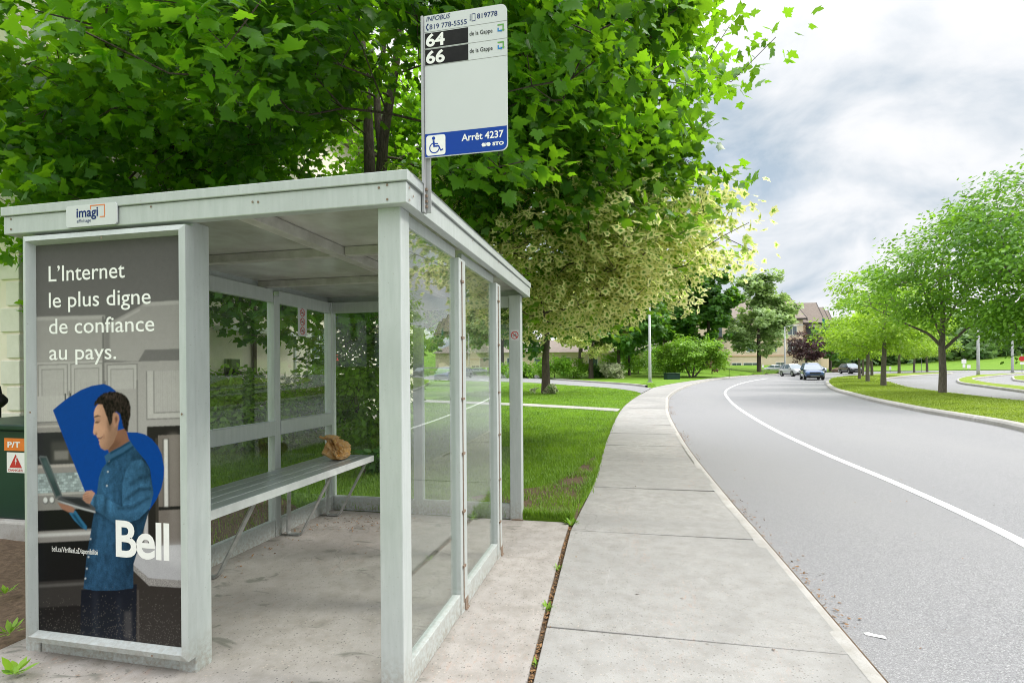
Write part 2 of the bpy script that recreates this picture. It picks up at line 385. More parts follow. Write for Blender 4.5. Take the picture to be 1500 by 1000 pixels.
# ------------------------------------------------------------------ mesh helpers
class MB:
    def __init__(self):
        self.v, self.f, self.m = [], [], []

    def add(self, vs, fs, m=0):
        o = len(self.v)
        self.v += [tuple(p) for p in vs]
        self.f += [tuple(i + o for i in f) for f in fs]
        self.m += [m] * len(fs)

    def box(self, x0, x1, y0, y1, z0, z1, m=0):
        vs = [(x, y, z) for x in (x0, x1) for y in (y0, y1) for z in (z0, z1)]
        self.add(vs, [(0, 1, 3, 2), (4, 6, 7, 5), (0, 4, 5, 1), (2, 3, 7, 6), (0, 2, 6, 4), (1, 5, 7, 3)], m)

    def obox(self, c, ax, half, m=0):
        """oriented box: centre, three axes, half sizes"""
        c = Vector(c); A = [Vector(a).normalized() for a in ax]
        vs = [c + A[0] * (sx * half[0]) + A[1] * (sy * half[1]) + A[2] * (sz * half[2]) for sx in (-1, 1) for sy in (-1, 1) for sz in (-1, 1)]
        self.add(vs, [(0, 1, 3, 2), (4, 6, 7, 5), (0, 4, 5, 1), (2, 3, 7, 6), (0, 2, 6, 4), (1, 5, 7, 3)], m)

    def tube(self, pts, rad, n=8, cap=True, m=0):
        pts = [Vector(p) for p in pts]
        if not hasattr(rad, '__len__'): rad = [rad] * len(pts)
        rings = []
        o = len(self.v)
        prev = None
        for k, p in enumerate(pts):
            d = (pts[min(k + 1, len(pts) - 1)] - pts[max(k - 1, 0)]).normalized()
            ref = prev if prev is not None else (Vector((0, 0, 1)) if abs(d.z) < 0.9 else Vector((1, 0, 0)))
            a = (ref - d * ref.dot(d)).normalized()
            prev = a
            b = d.cross(a)
            for j in range(n):
                t = 2 * PI * j / n
                self.v.append(tuple(p + (a * math.cos(t) + b * math.sin(t)) * rad[k]))
        for k in range(len(pts) - 1):
            for j in range(n):
                self.f.append((o + k * n + j, o + k * n + (j + 1) % n, o + (k + 1) * n + (j + 1) % n, o + (k + 1) * n + j)); self.m.append(m)
        if cap:
            self.f.append(tuple(o + j for j in range(n))[::-1]); self.m.append(m)
            self.f.append(tuple(o + (len(pts) - 1) * n + j for j in range(n))); self.m.append(m)

    def bar(self, pts, w, h, up=(0, 1, 0), m=0):
        """flat bar: rectangle w (along 'up') x h swept along pts"""
        up = Vector(up).normalized()
        pts = [Vector(p) for p in pts]
        o = len(self.v)
        for k, p in enumerate(pts):
            d = (pts[min(k + 1, len(pts) - 1)] - pts[max(k - 1, 0)]).normalized()
            s = d.cross(up).normalized()
            for a, b in ((-1, -1), (1, -1), (1, 1), (-1, 1)):
                self.v.append(tuple(p + up * (a * w / 2) + s * (b * h / 2)))
        for k in range(len(pts) - 1):
            for j in range(4):
                self.f.append((o + k * 4 + j, o + k * 4 + (j + 1) % 4, o + (k + 1) * 4 + (j + 1) % 4, o + (k + 1) * 4 + j)); self.m.append(m)
        self.f.append((o, o + 1, o + 2, o + 3)); self.m.append(m)
        e = o + (len(pts) - 1) * 4
        self.f.append((e + 3, e + 2, e + 1, e)); self.m.append(m)

    def poly(self, pl, pts, n=0.0, m=0):
        """flat polygon in plane pl, n metres proud of it"""
        P = [Vector((p[0], p[1], 0)) for p in pts]
        tri = tessellate_polygon([P])
        self.add([pl(p[0], p[1], n) for p in pts], [tuple(t) for t in tri], m)

    def prism(self, pl, pts, n0, n1, m=0):
        k = len(pts)
        P = [Vector((p[0], p[1], 0)) for p in pts]
        tri = tessellate_polygon([P])
        vs = [pl(p[0], p[1], n0) for p in pts] + [pl(p[0], p[1], n1) for p in pts]
        self.add(vs, [tuple(t) for t in tri] + [tuple(i + k for i in t) for t in tri] + [(i, (i + 1) % k, (i + 1) % k + k, i + k) for i in range(k)], m)

    def ring(self, pl, c, r0, r1, n=0.0, seg=28, m=0, a0=0.0, a1=2 * PI):
        vs, fs = [], []
        for k in range(seg + 1):
            t = a0 + (a1 - a0) * k / seg
            for r in (r0, r1): vs.append(pl(c[0] + r * math.cos(t), c[1] + r * math.sin(t), n))
        for k in range(seg): fs.append((2 * k, 2 * k + 1, 2 * k + 3, 2 * k + 2))
        self.add(vs, fs, m)

    def text(self, pl, body, x0, x1, base, cap, n=0.0, m=0, bold=0.0, shear=0.0, keep=None, space=1.0):
        """text fitted between x0 and x1 (keep: width follows the font), capital height cap"""
        cu = bpy.data.curves.new("tmp_text", 'FONT')
        cu.body = body; cu.size = 1.0; cu.offset = bold; cu.shear = shear; cu.resolution_u = 4; cu.space_character = space
        ob = bpy.data.objects.new("tmp_text", cu); COL.objects.link(ob)
        dg = bpy.context.evaluated_depsgraph_get(); dg.update()
        me = bpy.data.meshes.new_from_object(ob.evaluated_get(dg))
        vs = [tuple(p.co) for p in me.vertices]; fs = [tuple(p.vertices) for p in me.polygons]
        bpy.data.objects.remove(ob); bpy.data.curves.remove(cu); bpy.data.meshes.remove(me)
        CAP = 0.729 if False else 0.70
        lo, hi = min(p[0] for p in vs), max(p[0] for p in vs)
        sy = cap / (CAP + 2 * bold)
        if keep is not None: sx, x0 = sy * keep, x0
        else: sx = (x1 - x0) / (hi - lo)
        self.add([pl(x0 + (p[0] - lo) * sx, base + (p[1] + bold) * sy, n) for p in vs], fs, m)

    def build(self, name, mats, parent=None, bevel=0.0, smooth_=False):
        if not isinstance(mats, (list, tuple)): mats = [mats]
        me = bpy.data.meshes.new(name)
        off = Vector(parent['_w']) if parent is not None and '_w' in parent else Vector((0, 0, 0))
        me.from_pydata([tuple(Vector(p) - off) for p in self.v], [], self.f)
        for q in mats: me.materials.append(q)
        me.polygons.foreach_set('material_index', self.m)
        bm = bmesh.new(); bm.from_mesh(me)
        if bevel or smooth_ == 'weld':
            bmesh.ops.remove_doubles(bm, verts=bm.verts, dist=1e-5)
        bmesh.ops.recalc_face_normals(bm, faces=bm.faces)
        if bevel:
            ed = [e for e in bm.edges if len(e.link_faces) == 2 and e.calc_face_angle(0) > 0.5]
            bmesh.ops.bevel(bm, geom=ed, offset=bevel, segments=2, profile=0.5, affect='EDGES', clamp_overlap=True)
        bm.to_mesh(me); bm.free()
        if smooth_: me.polygons.foreach_set('use_smooth', [True] * len(me.polygons))
        me.update()
        o = bpy.data.objects.new(name, me); COL.objects.link(o)
        if parent is not None:
            o.parent = parent
            o['_w'] = tuple(off)
        return o


def tag(o, label, cat, group=None):
    o['label'] = label; o['category'] = cat
    if group: o['group'] = group
    return o


def thing(name, label, cat, loc, group=None):
    o = bpy.data.objects.new(name, None); COL.objects.link(o)
    o.location = loc; o['_w'] = tuple(loc); o.empty_display_size = 0.2
    return tag(o, label, cat, group)


def kind(o, k):
    o['kind'] = k
    return o


def plane(o, x, y):
    o, x, y = Vector(o), Vector(x).normalized(), Vector(y).normalized()
    z = x.cross(y)
    return lambda a, b, n=0.0: tuple(o + x * a + y * b + z * n)


def copy_thing(o, loc, rz=None, label=None, scale=None):
    r = o.copy(); COL.objects.link(r)
    r.location = loc
    if rz is not None: r.rotation_euler = (0, 0, rz)
    if label: r['label'] = label
    if scale: r.scale = (scale, scale, scale)
    for ch in list(o.children):
        c = ch.copy(); COL.objects.link(c); c.parent = r
        for g in list(ch.children):
            d = g.copy(); COL.objects.link(d); d.parent = c
    return r


def crom(pts, n=8):
    """smooth curve through 2-D points"""
    P = [np.array(p, float) for p in pts]
    P = [2 * P[0] - P[1]] + P + [2 * P[-1] - P[-2]]
    out = []
    for i in range(1, len(P) - 2):
        for k in range(n):
            t = k / n
            a, b, c, d = P[i - 1], P[i], P[i + 1], P[i + 2]
            out.append(tuple(0.5 * (2 * b + (c - a) * t + (2 * a - 5 * b + 4 * c - d) * t * t + (3 * b - a - 3 * c + d) * t ** 3)))
    out.append(tuple(P[-2]))
    return out


def seglen(pts):
    s = [0.0]
    for a, b in zip(pts, pts[1:]): s.append(s[-1] + math.dist(a, b))
    return s


def resample(pts, n):
    s = np.array(seglen(pts)); q = np.linspace(0, s[-1], n)
    A = np.array(pts)
    return [(float(np.interp(t, s, A[:, 0])), float(np.interp(t, s, A[:, 1]))) for t in q]


def offset(pts, d):
    out = []
    for k, p in enumerate(pts):
        a, b = pts[max(0, k - 1)], pts[min(len(pts) - 1, k + 1)]
        tx, ty = b[0] - a[0], b[1] - a[1]
        l = math.hypot(tx, ty) or 1
        out.append((p[0] - ty / l * d, p[1] + tx / l * d))
    return out


def inside(x, y, poly):
    c = False
    j = len(poly) - 1
    for i in range(len(poly)):
        xi, yi = poly[i]; xj, yj = poly[j]
        if (yi > y) != (yj > y) and x < (xj - xi) * (y - yi) / (yj - yi) + xi: c = not c
        j = i
    return c


def sheet(name, poly, zf, mat, step=None, skirt=0.0, smooth_=True):
    """ground sheet over a polygon, following the height zf(x, y); skirt closes its edge downwards"""
    step = step or 3.0
    V = [Vector(p) for p in poly]
    n = len(V)
    xs = [p[0] for p in poly]; ys = [p[1] for p in poly]
    x = min(xs) + step / 2
    while x < max(xs):
        y = min(ys) + step / 2
        while y < max(ys):
            if inside(x, y, poly): V.append(Vector((x, y)))
            y += step
        x += step
    r = delaunay_2d_cdt(V, [(i, (i + 1) % n) for i in range(n)], [list(range(n))], 1, 1e-5)
    mb = MB()
    vs = [(p[0], p[1], zf(p[0], p[1])) for p in r[0]]
    mb.add(vs, [tuple(f) for f in r[2]])
    if skirt:
        for i in range(n):
            a, b = poly[i], poly[(i + 1) % n]
            za, zb = zf(*a), zf(*b)
            mb.add([(a[0], a[1], za), (b[0], b[1], zb), (b[0], b[1], zb - skirt), (a[0], a[1], za - skirt)], [(0, 1, 2, 3)])
    me = bpy.data.meshes.new(name)
    me.from_pydata(mb.v, [], mb.f)
    bm = bmesh.new(); bm.from_mesh(me)
    for f in bm.faces:
        f.normal_update()
        if abs(f.normal.z) > 0.3 and f.normal.z < 0: f.normal_flip()
    bm.to_mesh(me); bm.free()
    me.materials.append(mat)
    o = bpy.data.objects.new(name, me); COL.objects.link(o)
    return o


def band(name, left, right, zf, mat, z_add=0.0, skirt=0.0):
    """ribbon between two polylines of equal length"""
    mb = MB()
    A = [(p[0], p[1], zf(*p) + z_add) for p in left]; B = [(p[0], p[1], zf(*p) + z_add) for p in right]
    k = len(A)
    mb.add(A + B, [(i, i + k, i + k + 1, i + 1) for i in range(k - 1)])
    if skirt:
        for L_ in (A, B):
            mb.add(L_ + [(p[0], p[1], p[2] - skirt) for p in L_], [(i, i + 1, i + 1 + k, i + k) for i in range(k - 1)])
    return mb.build(name, mat)

# ================================================================== SETTING
rng = np.random.default_rng(7)
pyr = random.Random(5)

kerb_px = [(1315, 1000), (1140, 808), (1068, 727), (1006, 650), (982, 608), (979, 592), (982, 578), (1000, 567), (1024, 559.5), (1056, 553.6), (1088, 550.2), (1120, 548.2), (1150, 546.7)]
left_px = [(790, 1000), (838, 770), (872, 705), (887.6, 648), (907, 604), (921.6, 588.4), (942, 575.2), (958, 567.4), (1000, 559.4), (1056, 552.4), (1104, 549.0), (1149, 546.2)]
KERB = crom([(1.26, -3.0), (1.255, 0.5)] + [G(*p) for p in kerb_px[1:]], 10)
LEFT = crom([(-0.36, -3.0), (-0.39, 0.8)] + [G(*p) for p in left_px[1:]], 10)
OUTER = [G(1175, 545.2), G(1210, 544.2), G(1260, 543.2), G(1320, 542.6), G(1400, 541.6), G(1500, 541.0), (150, 60), (190, -30)]


def dist_left(x, y):
    return min(math.hypot(x - p[0], y - p[1]) for p in LEFT[::4])


def lawn_z(x, y):
    r = math.hypot(x, y)
    z = T(x, y) + 0.02
    if r > 50:
        d = y * math.cos(YAW) - x * math.sin(YAW)
        xc = (x * math.cos(YAW) + y * math.sin(YAW)) / max(d, 1)
        z += 1.35 * smooth((r - 58) / 28) * smooth(dist_left(x, y) / 10) * smooth((0.60 - xc) / 0.06)
        z += 9.0 * smooth((r - 135) / 120)
    return z


ROAD_DZ = -0.12
base = sheet("ground", [(-600, -300), (600, -300), (600, 700), (-600, 700)], lambda x, y: T(x, y) - 0.5, M['lawn'], 60)
kind(base, 'structure')
road_poly = [(1.2, -20)] + offset(KERB, 0.06)[:] + OUTER + [(190, -30)]
road_poly = [p for i, p in enumerate(road_poly) if i == 0 or math.dist(p, road_poly[i - 1]) > 0.05]
road = kind(sheet("road", road_poly, lambda x, y: T(x, y) + ROAD_DZ, M['asphalt'], 5.0), 'structure')

lawn_poly = [(-0.47, 5.17)] + [p for p in LEFT if p[1] > 5.25] + OUTER[:6] + [(230, 150), (260, 420), (-260, 420), (-260, -60), (-3.34, -60), (-3.34, 0.58), (-5.0, 0.4), (-6.0, 1.6), (-6.3, 3.6), (-5.6, 4.4), (-5.0, 5.0), (-4.0, 5.5), (-3.345, 5.0), (-3.34, 5.17)]
lawn = kind(sheet("lawn", lawn_poly, lawn_z, M['lawn'], 6.0, 0.2), 'structure')


# sidewalk: separate slabs on a dark bed
def nearest(p, curve):
    return min(curve, key=lambda q: math.dist(p, q))


KD = []
for a, b in zip(KERB, KERB[1:]):
    for k in range(6): KD.append((a[0] + (b[0] - a[0]) * k / 6, a[1] + (b[1] - a[1]) * k / 6))
sl = seglen(LEFT)
LA = np.array(LEFT)
at_left = lambda s: (float(np.interp(s, sl, LA[:, 0])), float(np.interp(s, sl, LA[:, 1])))
s0 = next(s for s, p in zip(sl, LEFT) if p[1] > 2.70)
stations = [s0 + 1.86 * k for k in range(-3, 60) if 0 < s0 + 1.86 * k < sl[-1]]
mb = MB()
for k, (sa, sb) in enumerate(zip(stations, stations[1:])):
    g = 0.007
    a, b = at_left(sa + g), at_left(sb - g)
    c, d = nearest(b, KD), nearest(a, KD)
    # stop short of the kerb stone
    q = lambda p, k_: (k_[0] + (p[0] - k_[0]) * 0.07 / max(0.2, math.dist(p, k_)), k_[1] + (p[1] - k_[1]) * 0.07 / max(0.2, math.dist(p, k_)))
    c, d = q(b, c), q(a, d)
    t = pyr.uniform(-0.005, 0.005) if sa < 30 else 0
    n = 4
    top, bot = [], []
    zz = lambda p: T(*p) + t
    ring = [a, b, c, d]
    vs = [(p[0], p[1], zz(p)) for p in ring] + [(p[0], p[1], zz(p) - 0.08) for p in ring]
    mb.add(vs, [(0, 1, 2, 3), (0, 4, 5, 1), (1, 5, 6, 2), (2, 6, 7, 3), (3, 7, 4, 0)])
kind(mb.build("sidewalk", M['concrete'], None, 0.005), 'structure')
bl = resample([p for p in LEFT], 160)
kind(band("sidewalk_bed", bl, [nearest(p, KD) for p in bl], T, M['soil'], -0.018), 'structure')
# kerb stone: rounded top edge, face to the road
ko = [p for p in KERB]
ki = offset(ko, 0.115)
kr = random.Random(2)
ki = [(p[0] + kr.uniform(-0.012, 0.012), p[1]) for p in ki]
mb = MB()
prof = [(ki, 0.0045, 0), (offset(ko, 0.05), 0.0045, 0), (offset(ko, 0.015), -0.012, 0), (offset(ko, -0.02), -0.06, 0), (offset(ko, -0.035), -0.17, 0)]
rows = [[(p[0], p[1], T(*p) + h) for p in line] for line, h, _ in prof]
for A, B in zip(rows, rows[1:]):
    k = len(A); mb.add(A + B, [(i, i + k, i + k + 1, i + 1) for i in range(k - 1)])
kind(mb.build("kerb", M['kerb'], None, 0, 'weld'), 'structure')

# concrete pad under the shelter
pe = [p for p in LEFT if p[1] < 5.1]
pr = offset(pe, 0.035)
pr = [p for p in pr if p[1] > 0.2]
pad_poly = [(-3.34, 0.2)] + pr + [(pr[-1][0] - 0.005, 5.14), (-3.34, 5.14)]
pad_poly = [pad_poly[0]] + [p for p in pad_poly[1:]]
def pad_inside_tone(m):  # darker blotches and stains on the floor inside the shelter
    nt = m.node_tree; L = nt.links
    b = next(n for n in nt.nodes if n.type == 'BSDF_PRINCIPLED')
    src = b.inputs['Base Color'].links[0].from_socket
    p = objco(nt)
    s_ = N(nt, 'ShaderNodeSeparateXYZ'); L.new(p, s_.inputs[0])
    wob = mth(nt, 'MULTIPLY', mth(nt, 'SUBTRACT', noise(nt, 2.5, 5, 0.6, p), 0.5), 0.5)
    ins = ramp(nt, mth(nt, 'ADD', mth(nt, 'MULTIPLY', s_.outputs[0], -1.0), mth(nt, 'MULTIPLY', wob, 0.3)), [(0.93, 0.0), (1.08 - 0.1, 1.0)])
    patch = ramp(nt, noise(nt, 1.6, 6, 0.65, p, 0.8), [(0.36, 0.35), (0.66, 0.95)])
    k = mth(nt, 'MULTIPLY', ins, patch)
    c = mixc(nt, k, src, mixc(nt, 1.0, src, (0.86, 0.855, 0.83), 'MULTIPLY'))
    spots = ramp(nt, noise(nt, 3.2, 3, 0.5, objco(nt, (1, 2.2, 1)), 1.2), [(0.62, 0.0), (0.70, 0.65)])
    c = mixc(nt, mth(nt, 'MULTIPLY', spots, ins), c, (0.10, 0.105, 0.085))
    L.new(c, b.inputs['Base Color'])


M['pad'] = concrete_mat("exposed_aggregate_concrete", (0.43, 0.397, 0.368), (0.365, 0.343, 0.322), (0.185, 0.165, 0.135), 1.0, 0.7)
pad_inside_tone(M['pad'])
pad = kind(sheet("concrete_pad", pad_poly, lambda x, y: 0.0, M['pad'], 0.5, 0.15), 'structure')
kind(sheet("crack_soil", [(-0.62, 0.2), (-0.3, 0.2), (-0.36, 5.3), (-0.62, 5.3)], lambda x, y: -0.022, M['soil'], 0.5), 'structure')

# white edge line
wl = [(1500, 796), (1400, 747), (1300, 702.5), (1200, 660.5), (1130, 627), (1088, 602), (1072, 589.5), (1063.5, 579), (1062.5, 574), (1069, 568), (1085, 561.6), (1104, 557.3), (1125, 554)]
WL = crom([G(1900, 1030, ROAD_DZ), G(1660, 888, ROAD_DZ)] + [G(u, v, ROAD_DZ) for u, v in wl], 10)
WLL, WLR = offset(WL, 0.062), offset(WL, -0.062)
kind(band("road_edge_line", WLL, WLR, T, M['roadpaint'], ROAD_DZ + 0.005), 'structure')

# median and islands with their kerbs
med_px = [(1640, 668), (1500, 633), (1452, 622), (1396, 612), (1340, 602), (1276, 588), (1240, 578), (1220, 572), (1211, 565.5), (1209.5, 560.5), (1216, 556.4), (1238, 552.8), (1264, 550.2), (1300, 548.9), (1340, 548.0), (1390, 546.6),
          (1392, 547.6), (1340, 550.8), (1304, 554.8), (1298, 557.8), (1301, 560.4), (1316, 565), (1340, 571.5), (1389, 578.4), (1438, 584.7), (1500, 592.4), (1640, 611)]
isl_px = [(1640, 595), (1500, 575.6), (1438, 567), (1410, 563), (1402, 560), (1404.4, 556), (1424, 551.8), (1459, 549.2), (1500, 547.2), (1501, 548.0), (1480, 549.4), (1438, 554), (1427, 557), (1452, 563), (1500, 568.6), (1640, 585)]
pat_px = [(1640, 572), (1500, 560), (1483, 556), (1500, 551.5), (1640, 549)]
MEDIANS = []
for nm, px, w in (("median", med_px, 0.26), ("side_island", isl_px, 0.15), ("side_island", pat_px, 0.15)):
    P = [G(u, v, ROAD_DZ) for u, v in px]
    C_ = crom(P + [P[0]], 5)[:-1]
    n = len(C_)
    # grass inside, kerb ring outside
    area = sum(C_[i][0] * C_[(i + 1) % n][1] - C_[(i + 1) % n][0] * C_[i][1] for i in range(n))
    if area < 0: C_ = C_[::-1]
    inner = []
    for i in range(n):
        a, b = C_[i - 1], C_[(i + 1) % n]
        tx, ty = b[0] - a[0], b[1] - a[1]; l = math.hypot(tx, ty) or 1
        inner.append((C_[i][0] - ty / l * w, C_[i][1] + tx / l * w))
    mb = MB()
    for i in range(n):
        j = (i + 1) % n
        q = [C_[i], C_[j]], [inner[i], inner[j]]
        o0, o1 = C_[i], C_[j]; i0, i1 = inner[i], inner[j]
        z = lambda p, h: (p[0], p[1], T(*p) + h)
        mid = lambda p, r_: (p[0] + (r_[0] - p[0]) * 0.2, p[1] + (r_[1] - p[1]) * 0.2)
        m0, m1 = mid(o0, i0), mid(o1, i1)
        mb.add([z(o0, -0.16), z(o1, -0.16), z(o0, -0.02), z(o1, -0.02), z(m0, 0.03), z(m1, 0.03), z(i0, 0.035), z(i1, 0.035), z(i0, -0.05), z(i1, -0.05)],
               [(0, 1, 3, 2), (2, 3, 5, 4), (4, 5, 7, 6), (6, 7, 9, 8)])
    kind(mb.build(nm + "_kerb", M['kerb']), 'structure')
    dome = (lambda poly: (lambda x, y: T(x, y) + 0.02 + 0.10 * smooth(min(math.hypot(x - p[0], y - p[1]) for p in poly) / 1.2)))(inner)
    kind(sheet(nm + "_turf", inner, dome, M['dry_lawn'], 1.2), 'structure')
    MEDIANS.append((inner, dome))

# side driveway across the left lawn, its kerb, and the narrow concrete path
dn = [(560, 556.5), (650, 557.5), (768, 560.4), (840, 565.2), (888, 568.4), (925, 573), (939.6, 577)]
df_ = [(560, 550.5), (650, 551.5), (768, 553.8), (840, 558.8), (890, 562.4), (924, 565), (954, 569)]
DN = resample(crom([G(*p) for p in dn], 6), 50); DF = resample(crom([G(*p) for p in df_], 6), 50)
kind(band("driveway", DN, DF, lawn_z, M['asphalt'], 0.02, 0.05), 'structure')
DK0, DK1 = DF[:-1], offset(DF, 0.18)[:-1]
mb = MB()
A = [(p[0], p[1], lawn_z(*p)) for p in DK0]; B = [(p[0], p[1], lawn_z(*p)) for p in DK1]
up = lambda q, h: [(p[0], p[1], p[2] + h) for p in q]
rows = [up(A, 0.0), up(A, 0.15), up(B, 0.16), up(B, 0.0)]
for P_, Q_ in zip(rows, rows[1:]):
    k = len(P_); mb.add(P_ + Q_, [(i, i + k, i + k + 1, i + 1) for i in range(k - 1)])
kind(mb.build("driveway_kerb", M['kerb']), 'structure')
PATH_N = resample([G(600, 589.5), G(768, 596.2), G(850, 600.6), G(905, 604.5)], 20); PATH_F = resample([G(600, 586), G(768, 592.6), G(850, 597.0), G(909, 600.5)], 20)
kind(band("concrete_path", PATH_N, PATH_F, lawn_z, M['kerb'], 0.035, 0.06), 'structure')

# bare soil beside the pad
soil_poly = [(-3.345, 0.6), (-3.345, 5.0), (-4.0, 5.5), (-5.0, 5.0), (-5.6, 4.4), (-6.3, 3.6), (-6.0, 1.6), (-5.0, 0.4)]
kind(sheet("soil", soil_poly, lambda x, y: T(x, y) - 0.004 + 0.03 * abs(mn0.noise((x * 3, y * 3, 0))) * min(1, max(0, -3.345 - x) * 4), M['soil'], 0.15, 0.12), 'structure')
worn = [(-0.47, 5.18), (-0.49, 6.0), (-0.42, 7.2), (-0.40, 8.6), (-0.38, 9.6), (-0.55, 8.6), (-0.68, 7.8), (-0.80, 7.1), (-1.05, 6.5), (-1.45, 6.2), (-1.75, 5.85), (-1.6, 5.5), (-1.1, 5.32), (-0.8, 5.28)]
kind(sheet("worn_soil", worn, lambda x, y: lawn_z(x, y) + 0.008, M['soil'], 0.3), 'structure')
# gravel bed by the house wall
bed = [(-8.9, 10.8), (-6.9, 11.3), (-6.3, 14.3), (-7.4, 15.6), (-8.9, 15.6)]
kind(sheet("gravel_bed", bed, lambda x, y: lawn_z(x, y) + 0.015, M['gravel'], 1.0), 'structure')


# ================================================================== LEAVES, BLADES, TREES
def outline(half):
    r = [(x, y) for x, y in half]
    l = [(-x, y) for x, y in half[::-1] if x > 1e-6]
    return r + l


OUT = {
    'maple': outline([(0.0, 0.03), (0.14, -0.06), (0.30, -0.09), (0.48, -0.05), (0.40, 0.07), (0.52, 0.14), (0.75, 0.37), (0.55, 0.38), (0.50, 0.52), (0.29, 0.47), (0.35, 0.66), (0.17, 0.72), (0.0, 1.02)]),
    'maple_lo': outline([(0.0, 0.0), (0.45, -0.06), (0.38, 0.10), (0.72, 0.37), (0.30, 0.49), (0.31, 0.68), (0.0, 1.0)]),
    'oval': outline([(0.0, 0.0), (0.24, 0.3), (0.2, 0.65), (0.0, 1.0)]),
    'thin': outline([(0.0, 0.0), (0.12, 0.3), (0.15, 0.55), (0.07, 0.8), (0.0, 1.0)]),
    'tuft': outline([(0.0, 0.0), (0.5, 0.25), (0.22, 0.42), (0.42, 0.75), (0.0, 1.0)]),
}


def leaf_arrays(pos, nrm, tip, size, shape, tint, clus, fold=0.16):
    o = np.array(OUT[shape]); n = len(o)
    c = np.array([[0.0, 0.30]])
    P2 = np.vstack([c, o])
    z = -fold * np.abs(P2[:, 0]) - 0.18 * (P2[:, 1] - 0.3) ** 2
    L3 = np.column_stack([P2, z])
    nrm = nrm / np.linalg.norm(nrm, axis=1, keepdims=True)
    y = tip - nrm * np.sum(tip * nrm, 1, keepdims=True)
    y /= np.linalg.norm(y, axis=1, keepdims=True) + 1e-9
    x = np.cross(y, nrm)
    V = pos[:, None, :] + size[:, None, None] * (L3[None, :, 0:1] * x[:, None, :] + L3[None, :, 1:2] * y[:, None, :] + L3[None, :, 2:3] * nrm[:, None, :])
    k = n + 1
    tri = np.array([(0, 1 + i, 1 + (i + 1) % n) for i in range(n)])
    Fc = (tri[None] + (np.arange(len(pos)) * k)[:, None, None]).reshape(-1, 3)
    rim = np.ones(k); rim[0] = 0.0
    D = np.zeros((len(pos), k, 4), np.float32)
    D[:, :, 0] = rim[None]; D[:, :, 1] = tint[:, None]; D[:, :, 2] = clus[:, None]; D[:, :, 3] = 1
    return V.reshape(-1, 3), Fc, D.reshape(-1, 4)


def mesh_np(name, V, Fc, D, mat, parent=None):
    if parent is not None and '_w' in parent: V = V - np.array(tuple(parent['_w']))[None]
    me = bpy.data.meshes.new(name)
    me.vertices.add(len(V)); me.vertices.foreach_set('co', np.ascontiguousarray(V, np.float32).ravel())
    k = Fc.shape[1]
    me.loops.add(Fc.size); me.loops.foreach_set('vertex_index', np.ascontiguousarray(Fc, np.int32).ravel())
    me.polygons.add(len(Fc)); me.polygons.foreach_set('loop_start', np.arange(0, Fc.size, k, dtype=np.int32))
    me.materials.append(mat)
    me.update(calc_edges=True)
    if D is not None:
        a = me.attributes.new('leafdata', 'FLOAT_COLOR', 'POINT')
        a.data.foreach_set('color', np.ascontiguousarray(D, np.float32).ravel())
    o = bpy.data.objects.new(name, me); COL.objects.link(o)
    if parent is not None: o.parent = parent
    return o


def skeleton(stems, anchors, rg, step=0.7, arch=0.06):
    """stems: list of (points, r0, r1). Returns node positions, parents, radii, stem flags"""
    pos, par, rmin = [], [], []
    for pts, r0, r1, link in stems:
        prev = link if link is None else int(np.argmin([np.linalg.norm(np.array(p) - np.array(pts[0])) for p in pos]))
        s = seglen(pts); A = np.array(pts)
        nn = max(2, int(s[-1] / 0.35))
        for t in np.linspace(0, s[-1], nn):
            p = np.array([np.interp(t, s, A[:, i]) for i in range(3)])
            pos.append(p); par.append(-1 if prev is None else prev); rmin.append(r0 + (r1 - r0) * t / s[-1])
            prev = len(pos) - 1
    ns = len(pos)
    P = np.array(pos)
    path = np.zeros(len(pos))
    d0 = np.min(np.linalg.norm(anchors[:, None] - P[None, ns // 3:], axis=2), 1)
    order = np.argsort(d0)
    cap = ns + len(anchors) * 6
    P = np.zeros((cap, 3)); P[:ns] = pos
    PL = np.zeros(cap); used = ns
    low = min(p[2] for p in pos)
    hi0 = stems[0][0][-1][2]
    ok = np.ones(cap, bool)
    for i in range(ns):
        if P[i, 2] < low + 0.45 * (anchors[:, 2].min() - low): ok[i] = False
    for a in order:
        t = anchors[a]
        v = P[:used] - t
        d = np.sqrt((v * v).sum(1))
        cost = d + 0.30 * PL[:used] + 0.35 * np.maximum(0, P[:used, 2] - t[2]) + np.where(ok[:used], 0, 1e3)
        j = int(np.argmin(cost)); L_ = d[j]
        m = max(1, min(5, int(L_ / step)))
        prev = j
        for q in range(1, m + 1):
            f = q / m
            p = P[j] + (t - P[j]) * f
            if q < m:
                p = p + rg.normal(0, 0.05 * L_ / m + 0.015, 3); p[2] += arch * L_ * math.sin(PI * f)
            P[used] = p; PL[used] = PL[prev] + L_ / m
            par.append(prev); rmin.append(0.0); prev = used; used += 1
    return P[:used], par, rmin, ns


